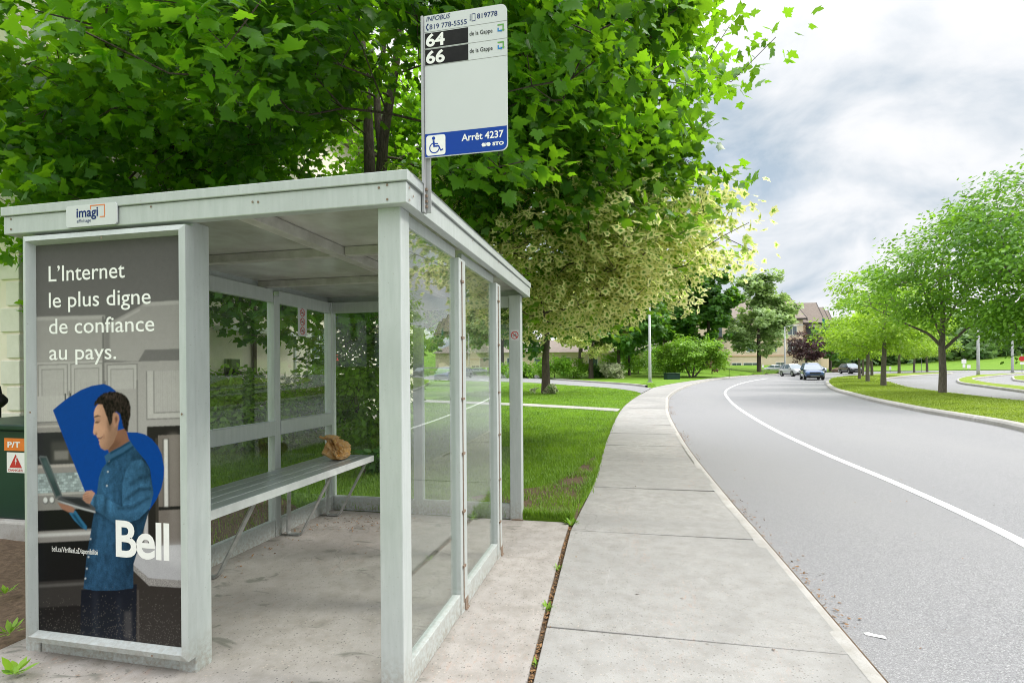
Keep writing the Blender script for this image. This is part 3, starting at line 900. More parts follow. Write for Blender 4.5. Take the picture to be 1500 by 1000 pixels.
def trunk_mesh(name, P, par, rmin, ns, mat, parent, tipr=0.006, power=2.3, minr=0.004, sides=6, rmax=1.0):
    n = len(P)
    acc = np.zeros(n); kids = np.zeros(n, int)
    for i in range(n):
        if par[i] >= 0: kids[par[i]] += 1
    acc[kids == 0] = tipr ** power
    for i in range(n - 1, -1, -1):
        if par[i] >= 0: acc[par[i]] += acc[i]
    r = np.minimum(acc ** (1 / power), rmax)
    for i in range(ns): r[i] = rmin[i]
    off = np.array(tuple(parent['_w']))
    V, Fc = [], []
    for i in range(n):
        j = par[i]
        if j < 0 or r[i] < minr: continue
        a, b = P[j], P[i]
        d = b - a; l = np.linalg.norm(d)
        if l < 1e-5: continue
        d = d / l
        ref = np.array((0, 0, 1.0)) if abs(d[2]) < 0.9 else np.array((1.0, 0, 0))
        x = np.cross(d, ref); x /= np.linalg.norm(x); y = np.cross(d, x)
        ra = min(r[j], r[i] * 1.35 + 0.003) if (i >= ns or j >= ns) else r[j]
        s = sides + 4 if i < ns else sides
        o = len(V)
        for rr, c in ((ra, a), (r[i], b + d * r[i] * 0.3)):
            for k in range(s):
                t = 2 * PI * k / s
                V.append(c + (x * math.cos(t) + y * math.sin(t)) * rr)
        for k in range(s): Fc.append((o + k, o + (k + 1) % s, o + s + (k + 1) % s, o + s + k))
    V = np.array(V).reshape(-1, 3) - off
    me = bpy.data.meshes.new(name)
    me.from_pydata(V.tolist(), [], Fc); me.materials.append(mat)
    me.polygons.foreach_set('use_smooth', [True] * len(me.polygons)); me.update()
    o = bpy.data.objects.new(name, me); COL.objects.link(o); o.parent = parent
    return o


def envelope(ells, n, rg, clumps=None, spread=0.5, shell=0.35, cond=None):
    """anchor points in a union of ellipsoids (centre, radii, weight), gathered in clumps, thicker near the surface"""
    w = np.array([e[2] if len(e) > 2 else e[1][0] * e[1][1] * e[1][2] for e in ells]); w = w / w.sum()
    out = []
    nc = clumps or n
    C_ = []
    while len(C_) < nc:
        e = ells[rg.choice(len(ells), p=w)]
        d = rg.normal(size=3); d /= np.linalg.norm(d)
        p = np.array(e[0]) + d * np.array(e[1]) * rg.random() ** shell
        if cond is None or cond(p): C_.append(p)
    C_ = np.array(C_)
    if clumps is None: return C_
    k = rg.integers(0, nc, n * 2)
    P = C_[k] + np.clip(rg.normal(0, 1, (n * 2, 3)), -1.9, 1.9) * np.array([spread, spread, spread * 0.55])
    if cond is not None: P = np.array([p for p in P if cond(p)])
    return P[:n]


def crown(name, anchors, per, size, shape, mat, parent, rg, centre, sig=(0.26, 0.26, 0.15), up=0.9, outw=0.5, rnd=0.55, droop=0.6, cond=None, near=None, far_shape=None):
    n = len(anchors) * per
    A = np.repeat(anchors, per, 0)
    cl = np.repeat(np.clip(0.5 + 0.5 * np.sin(anchors @ np.array([1.7, 1.3, 2.3])) * 0.7 + rg.normal(0, 0.22, len(anchors)), 0, 1), per)
    pos = A + np.clip(rg.normal(0, 1, (n, 3)), -1.9, 1.9) * np.array(sig)
    keep = np.ones(n, bool)
    if cond is not None: keep = np.array([cond(p) for p in pos])
    pos, A, cl = pos[keep], A[keep], cl[keep]; n = len(pos)
    out = A - np.array(centre)[None]; out[:, 2] *= 0.4
    out /= np.linalg.norm(out, axis=1, keepdims=True) + 1e-6
    nr = np.array([0, 0, 1.0])[None] * up + out * outw + rg.normal(0, rnd, (n, 3))
    tp = (pos - A); tp[:, 2] *= 0.5
    tp = tp / (np.linalg.norm(tp, axis=1, keepdims=True) + 1e-6) + out * 0.6 + rg.normal(0, 0.4, (n, 3)); tp[:, 2] -= droop
    sz = size * rg.uniform(0.62, 1.15, n)
    tint = np.clip(rg.normal(0.45, 0.26, n) + (cl - 0.5) * 0.5, 0, 1)
    if near is None:
        V, Fc, D = leaf_arrays(pos, nr, tp, sz, shape, tint, cl)
    else:
        m = np.linalg.norm(pos - np.array([0, 0, EYE])[None], axis=1) < near
        a = leaf_arrays(pos[m], nr[m], tp[m], sz[m], shape, tint[m], cl[m])
        b = leaf_arrays(pos[~m], nr[~m], tp[~m], sz[~m], far_shape, tint[~m], cl[~m])
        V = np.vstack([a[0], b[0]]); Fc = np.vstack([a[1], b[1] + len(a[0])]); D = np.vstack([a[2], b[2]])
    return mesh_np(name, V, Fc, D, mat, parent)


def tree(name, label, loc, stems, ells, n, per, size, shape, leaf, bark, seed, group=None, clumps=None, spread=0.5, shell=0.35, cond=None, lcond=None, sig=(0.26, 0.26, 0.15), near=None, far_shape=None, tipr=0.006, minr=0.004, up=0.9, rnd=0.55, droop=0.6, cat="tree", step=0.7, arch=0.06):
    """local coordinates: stems, ells relative to loc"""
    rg = np.random.default_rng(seed)
    t = thing(name, label, cat, loc, group)
    L_ = np.array(loc)
    E_ = [(tuple(np.array(e[0]) + L_),) + tuple(e[1:]) for e in ells]
    S_ = [([tuple(np.array(p) + L_) for p in s[0]], s[1], s[2], s[3] if len(s) > 3 else None) for s in stems]
    an = envelope(E_, n, rg, clumps, spread, shell, cond)
    P, par, rm, ns = skeleton(S_, an, rg, step, arch)
    trunk_mesh("trunk", P, par, rm, ns, bark, t, tipr, minr=minr)
    c = np.mean([e[0] for e in E_], 0)
    crown("crown", an, per, size, shape, leaf, t, rg, c, sig, up, 0.5, rnd, droop, lcond, near, far_shape)
    return t

# ================================================================== BUS SHELTER
XL, XR, YN, YF, HB, HT = -3.2, -0.99, 2.22, 5.23, 2.25, 2.395
sh = thing("bus_shelter", "white metal and glass bus shelter with a flat roof and front poster panel", "bus shelter", (-2.1, 3.72, 0))
AL = M['alu']


def post(x0, x1, y0, y1, z1=HB + 0.01, bev=0.006):
    mb = MB(); mb.box(x0, x1, y0, y1, -0.02, z1)
    return mb.build("post", AL, sh, bev)


post(XR - 0.115, XR, YN, YN + 0.10)                 # front right
post(-2.21, -2.105, YN, YN + 0.105)                 # beside the poster
post(XL, XL + 0.10, YN, YN + 0.10)                  # front left
post(XR - 0.14, XR - 0.02, YF - 0.10, YF)           # far right
post(XL, XL + 0.09, YF - 0.09, YF)                  # far left
post(XR - 0.065, XR + 0.004, 3.07, 3.20, 2.20)
post(XR - 0.065, XR + 0.004, 4.03, 4.17, 2.20)
post(XL + 0.005, XL + 0.085, 4.20, 4.28, 2.20)
post(XL + 0.005, XL + 0.085, 3.16, 3.24, 2.20)
post(-2.17, -2.07, YF - 0.085, YF - 0.01, 2.20)


def rail(name, *b):
    mb = MB(); mb.box(*b)
    return mb.build(name, AL, sh, 0.004)


SZ = 0.125
for y0, y1 in ((YN + 0.10, 3.07), (3.20, 4.03)):
    rail("sill", XR - 0.052, XR - 0.002, y0, y1, 0.0, SZ)
    rail("top_rail", XR - 0.05, XR - 0.02, y0, y1, 2.195, HB + 0.005)
for y0, y1 in ((YN + 0.10, 3.16), (3.24, 4.20), (4.28, YF - 0.09)):
    rail("sill", XL + 0.02, XL + 0.078, y0, y1, 0.0, 0.15)
    rail("mid_rail", XL + 0.008, XL + 0.092, y0 - (0.0 if y0 < 2.5 else 0.004), y1 + 0.004, 0.925, 1.055)
    rail("top_rail", XL + 0.02, XL + 0.078, y0, y1, 2.14, HB + 0.005)
for x0, x1 in ((XL + 0.09, -2.17), (-2.07, XR - 0.14)):
    rail("sill", x0, x1, YF - 0.075, YF - 0.02, 0.0, 0.15)
    rail("top_rail", x0, x1, YF - 0.075, YF - 0.02, 2.14, HB + 0.005)
rail("sill", XL + 0.102, -2.212, YN + 0.008, YN + 0.07, -0.02, 0.16)


def pane(x0, x1, y0, y1, z0, z1):
    mb = MB(); mb.box(x0, x1, y0, y1, z0, z1)
    o = mb.build("glass_panel", M['glass'], sh)
    return o


for y0, y1 in ((YN + 0.095, 3.075), (3.195, 4.035)): pane(XR - 0.032, XR - 0.026, y0, y1, SZ - 0.01, 2.2)
for y0, y1 in ((3.235, 4.205), (4.275, YF - 0.085)):
    pane(XL + 0.045, XL + 0.051, y0, y1, 0.14, 0.93); pane(XL + 0.045, XL + 0.051, y0, y1, 1.05, 2.145)
pane(XL + 0.045, XL + 0.051, YN + 0.095, 3.165, 0.14, 0.93); pane(XL + 0.045, XL + 0.051, YN + 0.095, 3.165, 1.05, 2.145)
for x0, x1 in ((XL + 0.085, -2.165), (-2.075, XR - 0.135)): pane(x0, x1, YF - 0.052, YF - 0.046, 0.14, 2.145)
# back of the poster box
mb = MB(); mb.box(-3.1, -2.21, YN + 0.03, YN + 0.05, 0.165, 2.21); mb.build("back_board", AL, sh, 0.002)
# glazing beads and clips on the road-side mullions
mb = MB()
for y in (3.115, 4.08):
    mb.box(XR + 0.004, XR + 0.009, y - 0.004, y + 0.004, 0.06, 2.18)
    for z in (0.28, 0.62, 0.98, 1.32, 1.70, 2.05):
        mb.box(XR + 0.004, XR + 0.015, y - 0.022, y + 0.022, z, z + 0.014)
mb.build("glazing_clips", M['bolt'], sh)
mb = MB()
for y in (3.17, 4.14):
    mb = MB(); mb.box(XR - 0.03, XR + 0.018, y - 0.03, y + 0.03, 0.0, 0.006); mb.box(XR + 0.004, XR + 0.008, y - 0.03, y + 0.03, 0.006, 0.07); mb.build("foot_plate", M['bolt'], sh)
mb = MB(); mb.box(XR - 0.12, XR - 0.005, YF - 0.115, YF - 0.1, 0.0, 0.012); mb.build("foot_plate", M['bolt'], sh)

OV = 0.052
rx0, rx1, ry0, ry1 = XL - OV, XR + OV, YN - OV, YF + OV
ZS = 2.345
roof = MB()
for a in ((rx0, rx1, ry0, ry0 + 0.05), (rx0, rx1, ry1 - 0.05, ry1), (rx0, rx0 + 0.05, ry0 + 0.05, ry1 - 0.05), (rx1 - 0.05, rx1, ry0 + 0.05, ry1 - 0.05)):
    roof.box(*a, HB, ZS)
roof.build("fascia", AL, sh, 0.004)
fl = MB()
e = 0.009
for a in ((rx0 - e, rx1 + e, ry0 - e, ry0 + 0.06), (rx0 - e, rx1 + e, ry1 - 0.06, ry1 + e), (rx0 - e, rx0 + 0.06, ry0 + 0.06, ry1 - 0.06), (rx1 - 0.06, rx1 + e, ry0 + 0.06, ry1 - 0.06)):
    fl.box(*a, ZS + 0.002, HT)
fl.box(rx0 + 0.06, rx1 - 0.06, ry0 + 0.06, ry1 - 0.06, 2.35, 2.362)
fl.build("roof_flashing", AL, sh, 0.003)
mb = MB(); mb.box(rx0 + 0.05, rx1 - 0.05, ry0 + 0.05, ry1 - 0.05, 2.318, 2.33)
mb.build("ceiling_panel", M['ceiling'], sh)
M['beam'] = simple("dull_beam_paint", (0.50, 0.49, 0.455), (0.36, 0.345, 0.31), 12, 0.5)
mb = MB(); mb.box(-1.86, -1.78, ry0 + 0.05, ry1 - 0.05, 2.255, 2.316); mb.build("ceiling_beam", M['beam'], sh, 0.003)
for y in (3.13, 4.12):
    mb = MB(); mb.box(rx0 + 0.05, -1.862, y - 0.03, y + 0.03, 2.262, 2.316); mb.box(-1.778, rx1 - 0.05, y - 0.03, y + 0.03, 2.262, 2.316)
    mb.build("ceiling_beam", M['beam'], sh, 0.003)
# screws, holes and a rusted corner
mb = MB()
pf = plane((0, ry0, 0), (1, 0, 0), (0, 0, 1)); ps = plane((rx1, 0, 0), (0, 1, 0), (0, 0, 1))
for x, z in ((-3.2, 2.33), (-3.2, 2.275), (-1.03, 2.335), (-1.03, 2.27), (-1.07, 2.325), (-1.72, 2.31), (-1.69, 2.308), (-2.3, 2.33)):
    mb = MB(); mb.ring(pf, (x, z), 0, 0.006, 0.002, 8); mb.build("screw_head", M['bolt'], sh)
for y, z in ((2.20, 2.325), (2.20, 2.27), (2.24, 2.30), (3.2, 2.33), (3.9, 2.335), (4.4, 2.3), (5.2, 2.3)):
    mb = MB(); mb.ring(ps, (y, z), 0, 0.006, 0.002, 8); mb.build("screw_head", M['bolt'], sh)

# maker's plaque on the front fascia
pq = thing  # (the plaque is a part of the shelter)
pp = plane((-2.815, ry0 - e - 0.004, 2.255), (1, 0, 0), (0, 0, 1))
mb = MB()
mb.prism(pp, [(0.01, 0), (0.31, 0), (0.32, 0.01), (0.32, 0.1), (0.31, 0.11), (0.01, 0.11), (0, 0.1), (0, 0.01)], 0.0, -0.003 - 0.004)
plq = mb.build("name_plaque", M['signwhite'], sh)
mb = MB()
mb.text(pp, "imagi", 0.068, 0.205, 0.047, 0.05, 0.001, 0, 0.02)
mb.text(pp, "affichage", 0.07, 0.16, 0.021, 0.017, 0.001, 0)
for r_ in ((0.155, 0.16, 0.083, 0.1), (0.155, 0.247, 0.1, 0.105), (0.242, 0.247, 0.045, 0.1), (0.215, 0.247, 0.04, 0.045)):
    mb.poly(pp, [(r_[0], r_[2]), (r_[1], r_[2]), (r_[1], r_[3]), (r_[0], r_[3])], 0.001, 1)
mb.build("plaque_lettering", [M['navy'], M['orange_print']], plq)

# no-smoking stickers
def no_smoking(mb, pl, c, r, n=0.001):
    mb.ring(pl, c, r * 0.80, r, n, 26, 1)
    k = 0.7071 * r * 0.85; w = 0.075 * r
    mb.poly(pl, [(c[0] - k - w, c[1] + k - w), (c[0] - k + w, c[1] + k + w), (c[0] + k + w, c[1] - k + w), (c[0] + k - w, c[1] - k - w)], n + 0.0006, 1)
    mb.poly(pl, [(c[0] - 0.55 * r, c[1] - 0.2 * r), (c[0] + 0.5 * r, c[1] - 0.2 * r), (c[0] + 0.5 * r, c[1] - 0.02 * r), (c[0] - 0.55 * r, c[1] - 0.02 * r)], n + 0.0003, 2)
    mb.poly(pl, [(c[0] + 0.1 * r, c[1] + 0.08 * r), (c[0] + 0.22 * r, c[1] + 0.05 * r), (c[0] + 0.42 * r, c[1] + 0.35 * r), (c[0] + 0.3 * r, c[1] + 0.5 * r)], n + 0.0003, 2)


pl = plane((XL + 0.0515, 4.60, 1.86), (0, 1, 0), (0, 0, 1))
pl_ = lambda a, b, n=0.0: pl(a, b, n)
mb = MB(); w, h = 0.145, 0.29
mb.prism(pl_, [(0.012, 0), (w - 0.012, 0), (w, 0.012), (w, h - 0.012), (w - 0.012, h), (0.012, h), (0, h - 0.012), (0, 0.012)], 0.0, 0.002, 0)
for k in range(3): no_smoking(mb, pl_, (w / 2, 0.055 + 0.09 * k), 0.04, 0.003)
mb.build("no_smoking_sticker", [M['signwhite'], M['red_print'], M['black']], sh)['label'] = "tall white strip of three no smoking signs on the rear glass"
pl2 = plane((-1.112, YF - 0.1005, 1.80), (1, 0, 0), (0, 0, 1))
mb = MB(); mb.prism(pl2, [(0, 0), (0.085, 0), (0.085, 0.11), (0, 0.11)], 0.0, 0.0012, 0)
no_smoking(mb, pl2, (0.0425, 0.056), 0.039, 0.002)
mb.build("no_smoking_sticker", [M['signwhite'], M['red_print'], M['black']], sh)['label'] = "small square no smoking sticker on the far corner post"

# ------------------------------------------------------------------ poster panel
PX0, PX1, PZ0, PZ1 = -3.07, -2.145, 0.135, 2.185
PY = 2.195
fr = MB()
FX0, FX1, FZ0, FZ1 = -3.115, -2.098, 0.085, 2.23
Yo, Yi = 2.155, 2.219
for (a, b, c, d) in (((FX0, FZ0), (FX1, FZ0), (PX1, PZ0), (PX0, PZ0)), ((FX1, FZ0), (FX1, FZ1), (PX1, PZ1), (PX1, PZ0)), ((FX1, FZ1), (FX0, FZ1), (PX0, PZ1), (PX1, PZ1)), ((FX0, FZ1), (FX0, FZ0), (PX0, PZ0), (PX0, PZ1))):
    # mitred frame piece: flat outer land, then a bevel down to the glass
    la = lambda p, q, t: (p[0] + (q[0] - p[0]) * t, p[1] + (q[1] - p[1]) * t)
    a2, b2 = la(a, d, 0.62), la(b, c, 0.62)
    g = 0.0006
    vs = [(a[0], Yi, a[1]), (b[0], Yi, b[1]), (a[0], Yo + 0.01, a[1]), (b[0], Yo + 0.01, b[1]), (a2[0], Yo, a2[1]), (b2[0], Yo, b2[1]), (d[0], PY + 0.006, d[1]), (c[0], PY + 0.006, c[1])]
    fr.add(vs, [(0, 1, 3, 2), (2, 3, 5, 4), (4, 5, 7, 6), (0, 2, 4, 6), (1, 7, 5, 3), (0, 6, 7, 1)])
panel = fr.build("poster_frame", AL, sh)
mb = MB(); pfr = plane((0, Yo, 0), (1, 0, 0), (0, 0, 1))
for x, z in ((-2.59, 2.19), (-2.115, 1.30), (-3.06, 1.30), (-2.3, 0.1)):
    mb = MB(); mb.ring(pfr, (x, z), 0, 0.006, 0.0015, 8); mb.build("screw_head", M['bolt'], panel)

POST = plane((PX0, PY, PZ0), (1, 0, 0), (0, 0, 1))
PW, PH = PX1 - PX0, PZ1 - PZ0


def px(u, v):
    X = lambda q: (lambda d: d[0] / d[1])(ray(q, CY))
    s = (X(u) - X(53)) / (X(265.5) - X(53))
    vt = 360 - 12 * (u - 53) / 211; vb = 919 + 38.6 * (u - 57) / 208
    return (s * PW, (1 - (v - vt) / (vb - vt)) * PH)


z8 = lambda p: px(40 + p[0] / 3.125, 540 + p[1] / 3.125)
z6 = lambda p: px(p[0] / 2.94, 260 + p[1] / 2.94)

# the print: a fine grid of ink cells, coloured by a small painter (polygons, soft folds, grain)
NXP, NYP = 300, 684
_u = np.linspace(45, 275, 400); _s = np.array([px(q, 600)[0] for q in _u])
_cs = (np.arange(NXP) + 0.5) / NXP * PW; _ct = (np.arange(NYP) + 0.5) / NYP * PH
UU = np.interp(_cs, _s, _u)[None, :].repeat(NYP, 0)
_vt = 360 - 12 * (UU - 53) / 211; _vb = 919 + 38.6 * (UU - 57) / 208
VV = _vt + (1 - _ct[:, None] / PH) * (_vb - _vt)
X8, Y8 = (UU - 40) * 3.125, (VV - 540) * 3.125
IMG = np.zeros((NYP, NXP, 3)); prg = np.random.default_rng(5)
Z = {8: (40, 540, 3.125), 6: (0, 260, 2.94), 5: (0, 560, 2.272)}


def blur(a, s):
    if s <= 0: return a
    r = int(3 * s) + 1
    k = np.exp(-0.5 * (np.arange(-r, r + 1) / s) ** 2); k /= k.sum()
    a = np.apply_along_axis(lambda c: np.convolve(np.pad(c, r, mode='edge'), k, 'valid'), 0, a)
    return np.apply_along_axis(lambda c: np.convolve(np.pad(c, r, mode='edge'), k, 'valid'), 1, a)


def mask(pts, f=8, soft=0.0):
    ox, oy, sc_ = Z[f]
    P = [(ox + p[0] / sc_, oy + p[1] / sc_) for p in pts]
    acc = np.zeros(UU.shape)
    du, dv = 230 / NXP / 2, 590 / NYP / 2
    for au, av in ((-.5, -.5), (.5, -.5), (-.5, .5), (.5, .5)):
        x, y = UU + au * du, VV + av * dv
        c = np.zeros(UU.shape, bool)
        j = len(P) - 1
        for i in range(len(P)):
            (xi, yi), (xj, yj) = P[i], P[j]
            if yi != yj: c ^= ((yi > y) != (yj > y)) & (x < (xj - xi) * (y - yi) / (yj - yi) + xi)
            j = i
        acc += c
    acc /= 4
    return blur(acc, soft) if soft else acc


def ink(pts, col, f=8, soft=0.0, a=1.0):
    m = mask(pts, f, soft)[..., None] * a
    IMG[:] = IMG * (1 - m) + np.array(col) * m


def rect(a, b, c, d, col, f=8, soft=0.0, al=1.0): ink([(a, b), (c, b), (c, d), (a, d)], col, f, soft, al)


def tone(m, k): IMG[:] = IMG * (1 + m[..., None] * (np.asarray(k)[..., None] - 1))


grain = lambda sx, sy: (lambda g: (g - g.mean()) / g.std())(np.apply_along_axis(lambda c: np.convolve(c, np.ones(sy) / sy, 'same'), 0, np.apply_along_axis(lambda c: np.convolve(c, np.ones(sx) / sx, 'same'), 1, prg.normal(size=UU.shape))))
WALL, MOULD, DOOR, LINE = (0.145, 0.138, 0.135), (0.30, 0.284, 0.274), (0.38, 0.363, 0.35), (0.15, 0.143, 0.138)
STEEL, DARK, BASE = (0.22, 0.205, 0.195), (0.008, 0.008, 0.009), (0.030, 0.026, 0.024)
IMG[:] = WALL
# cabinets and cornice
rect(150, 600, 445, 790, MOULD, 6, 1); rect(150, 596, 450, 612, DOOR, 6, 1)
ink([(445, 790), (445, 640), (600, 560), (620, 545), (780, 540), (780, 750), (620, 750), (590, 800)], MOULD, 6, 0.7)
ink([(615, 545), (780, 540), (780, 556), (612, 562)], DOOR, 6, 0.7); ink([(445, 650), (600, 570), (600, 580), (445, 664)], DOOR, 6, 0.8)
rect(150, 790, 445, 1060, DOOR, 6, 0.5); rect(445, 800, 780, 1100, MOULD, 6, 0.5)
rect(437, 600, 446, 1060, LINE, 6, 0.6); rect(447, 660, 470, 790, LINE, 6, 1.5, 0.7)
for a, b, c, d in ((160, 800, 290, 1060), (300, 800, 440, 1060), (455, 808, 588, 1060)):
    rect(a, b, c, d, LINE, 6, 0.6, 0.7); rect(a + 5, b + 5, c - 5, d, DOOR, 6, 0.5); rect(a + 16, b + 20, c - 16, d, LINE, 6, 0.7, 0.6); rect(a + 20, b + 25, c - 20, d, tuple(0.93 * q for q in DOOR), 6, 0.5)
rect(40, 120, 352, 245, DOOR, 8, 0.4); rect(185, 100, 190, 240, LINE, 8, 0.6); rect(345, 60, 354, 245, LINE, 8, 0.8)
for q in range(60, 345, 9): rect(q, 60, q + 1.5, 236, LINE, 8, 0.5, 0.25)
rect(167, 110, 174, 143, (0.05, 0.05, 0.05), 8, 0.5); rect(191, 110, 197, 130, (0.05, 0.05, 0.05), 8, 0.5)
rect(358, 100, 540, 420, MOULD, 8, 0.5); rect(494, 60, 500, 420, LINE, 8, 0.8)
rect(538, 20, 710, 245, DOOR, 8, 0.4); rect(538, 20, 542, 245, LINE, 8, 0.6); rect(570, 20, 704, 217, LINE, 8, 0.6, 0.8); rect(576, 20, 704, 211, tuple(0.9 * q for q in DOOR), 8, 0.6); rect(540, 240, 710, 276, MOULD, 8, 0.5); rect(540, 240, 710, 245, LINE, 8, 0.7)
for q in range(582, 700, 10): rect(q, 20, q + 1.5, 211, LINE, 8, 0.5, 0.25)
# microwave, tiles, range
rect(30, 236, 240, 244, LINE, 8, 0.7); rect(30, 244, 240, 286, STEEL, 8, 0.6); rect(30, 254, 240, 262, (0.42, 0.39, 0.37), 8, 1.2, 0.8)
rect(30, 286, 264, 440, (0.022, 0.022, 0.024), 8, 0.5); rect(105, 330, 232, 432, (0.05, 0.048, 0.046), 8, 3); rect(118, 372, 182, 412, (0.16, 0.15, 0.14), 8, 1.5); rect(30, 432, 264, 472, STEEL, 8, 0.6); rect(30, 436, 264, 446, (0.40, 0.36, 0.33), 8, 1.0, 0.8)
rect(30, 472, 330, 586, (0.20, 0.235, 0.235), 8, 0.4)
for r_ in range(8):
    for q in range(15):
        k = 0.6 + 0.75 * prg.random()
        x = 30 + q * 20 + (r_ % 2) * 10
        rect(x, 474 + 13 * r_, x + 18, 485 + 13 * r_, (0.27 * k, 0.32 * k, 0.325 * k), 8, 0.35)
rect(30, 562, 330, 642, (0.20, 0.19, 0.18), 8, 0.6); rect(30, 562, 330, 572, (0.34, 0.33, 0.31), 8, 0.8)
rect(30, 640, 330, 740, DARK, 8, 0.5); rect(30, 734, 330, 792, STEEL, 8, 0.8); rect(30, 745, 330, 760, (0.50, 0.49, 0.48), 8, 1.5, 0.9); rect(30, 786, 330, 1100, DARK, 8, 0.6)
rect(110, 655, 300, 745, (0.035, 0.032, 0.03), 5, 1); rect(110, 664, 300, 674, (0.10, 0.095, 0.09), 5, 1.2, 0.8); rect(110, 740, 300, 1000, (0.012, 0.011, 0.011), 5, 1)
for cx in (78, 107):
    ink([(cx + 13 * math.cos(t * PI / 8), 596 + 16 * math.sin(t * PI / 8)) for t in range(16)], (0.10, 0.10, 0.10), 8, 0.8)
    ink([(cx - 2 + 10 * math.cos(t * PI / 8), 593 + 13 * math.sin(t * PI / 8)) for t in range(16)], (0.55, 0.55, 0.54), 8, 0.8)
# fridge and worktop
rect(540, 276, 710, 1000, (0.018, 0.016, 0.015), 8, 0.6); rect(590, 318, 710, 838, (0.15, 0.128, 0.115), 8, 0.5); rect(640, 318, 680, 838, (0.20, 0.175, 0.16), 8, 4, 0.8); rect(590, 648, 710, 664, (0.015, 0.014, 0.014), 8, 0.6); rect(577, 330, 590, 838, (0.04, 0.035, 0.03), 8, 0.6); rect(612, 336, 638, 650, (0.05, 0.045, 0.04), 8, 1.2); rect(616, 338, 634, 648, (0.55, 0.53, 0.51), 8, 0.9)
rect(524, 640, 541, 838, (0.42, 0.40, 0.40), 8, 0.8)
rect(430, 610, 612, 1000, (0.032, 0.027, 0.024), 5, 0.6)
ink([(434, 556), (612, 556), (612, 702), (486, 686), (434, 614)], (0.40, 0.395, 0.41), 5, 0.6)
ink([(434, 614), (486, 662), (612, 678), (612, 702), (486, 688), (434, 634)], (0.26, 0.245, 0.235), 5, 0.5)
ink([(500, 560), (612, 556), (612, 640), (540, 610)], (0.52, 0.51, 0.53), 5, 6, 0.7)
m_ = mask([(434, 614), (486, 662), (612, 678), (612, 702), (486, 688), (434, 634)], 5); tone(m_, 1 + 0.18 * grain(1, 1))
rect(447, 700, 453, 1000, (0.07, 0.06, 0.055), 5, 0.8)
# slow fall-off of the room light
tone(np.ones(UU.shape), 0.66 + 0.40 * np.clip((VV - 380) / 200, 0, 1) * np.ones(UU.shape)); tone(np.clip((VV - 640) / 200, 0, 1), 0.82)
# blue emblem
ink([(113, 185), (150, 155), (180, 133), (240, 98), (290, 80), (345, 73), (372, 84), (398, 105), (440, 200), (452, 298), (500, 302), (530, 311), (562, 334), (590, 370), (606, 405), (617, 468), (614, 515), (603, 565), (580, 615), (545, 665), (400, 700), (255, 560)], (0.002, 0.045, 0.235), 8, 0.4)
# trousers
ink([(262, 690), (446, 680), (440, 960), (400, 990), (255, 960)], (0.006, 0.008, 0.014), 5, 0.5); rect(300, 700, 318, 960, (0.014, 0.017, 0.026), 5, 3, 0.8); rect(380, 720, 396, 960, (0.013, 0.016, 0.025), 5, 3, 0.7)
rect(404, 770, 428, 860, (0.05, 0.048, 0.05), 5, 2, 0.8)
# shirt body
SH_ = [(345, 405), (385, 375), (462, 338), (478, 362), (500, 392), (532, 432), (552, 470), (567, 585), (548, 655), (520, 755), (492, 850), (474, 905), (472, 1016), (400, 1022), (300, 1018), (246, 1006), (262, 860), (290, 700), (300, 650), (312, 560), (320, 500), (335, 460), (360, 430)]
ink(SH_, (0.019, 0.062, 0.122), 8, 0.4); sm = mask(SH_, 8, 0.4)
fold = blur(grain(3, 9), 2.0); fold /= fold.std()
tone(sm, 1.32 - 0.75 * np.clip((X8 - 300) / 240, 0, 1) + 0.10 * fold)
tone(sm * np.clip((Y8 - 650) / 250, 0, 1), 0.72)
for q, k, s_ in (([(290, 640), (330, 610), (300, 800), (262, 990), (250, 990), (262, 860)], 0.65, 3), ([(345, 470), (372, 440), (380, 600), (345, 600), (325, 545)], 1.35, 5), ([(330, 750), (420, 740), (380, 960), (300, 980)], 1.18, 9), ([(440, 760), (500, 690), (480, 880), (452, 980)], 0.6, 6), ([(405, 430), (445, 405), (480, 440), (440, 470)], 1.35, 5), ([(262, 800), (300, 780), (302, 800), (264, 830)], 0.7, 3), ([(300, 870), (420, 850), (420, 862), (300, 888)], 0.75, 4)):
    tone(mask(q, 8, s_) * sm, k)
# raised arm with rolled folds
AR = [(425, 640), (426, 540), (440, 480), (470, 432), (515, 424), (548, 470), (567, 585), (552, 650), (500, 700), (455, 712), (405, 728), (330, 668), (285, 640), (271, 602), (292, 575), (330, 578), (385, 618)]
tone(mask([(x + 6, y + 14) for x, y in AR], 8, 4) * sm, 0.5)
ink(AR, (0.027, 0.084, 0.158), 8, 0.6); am = mask(AR, 8, 0.5)
tone(am, 1.3 - 0.7 * np.clip((X8 - 420) / 160, 0, 1) * np.clip((700 - Y8) / 200, 0, 1) + 0.10 * fold)
tone(am * np.clip((Y8 - 615 - 0.25 * (X8 - 300)) / 70, 0, 1), 0.52)
for q, k, s_ in (([(440, 596), (500, 556), (560, 556), (560, 568), (505, 572), (445, 614)], 0.5, 1.6), ([(450, 580), (505, 540), (555, 542), (500, 556)], 1.45, 2), ([(400, 636), (470, 636), (548, 596), (552, 608), (475, 656), (405, 654)], 0.5, 2), ([(410, 625), (470, 624), (540, 586), (470, 632)], 1.5, 2), ([(455, 530), (520, 496), (552, 510), (520, 514), (460, 547)], 0.55, 2), ([(345, 588), (358, 596), (352, 668), (338, 656)], 0.55, 1.6), ([(366, 604), (380, 616), (380, 690), (366, 676)], 1.35, 2), ([(298, 582), (312, 584), (308, 650), (294, 640)], 0.62, 1.5), ([(276, 598), (292, 580), (300, 584), (284, 634)], 1.4, 1.5)):
    tone(mask(q, 8, s_) * np.maximum(am, sm), k)
tone(np.maximum(sm, am), 1 + 0.10 * grain(2, 1) + 0.06 * grain(1, 5))
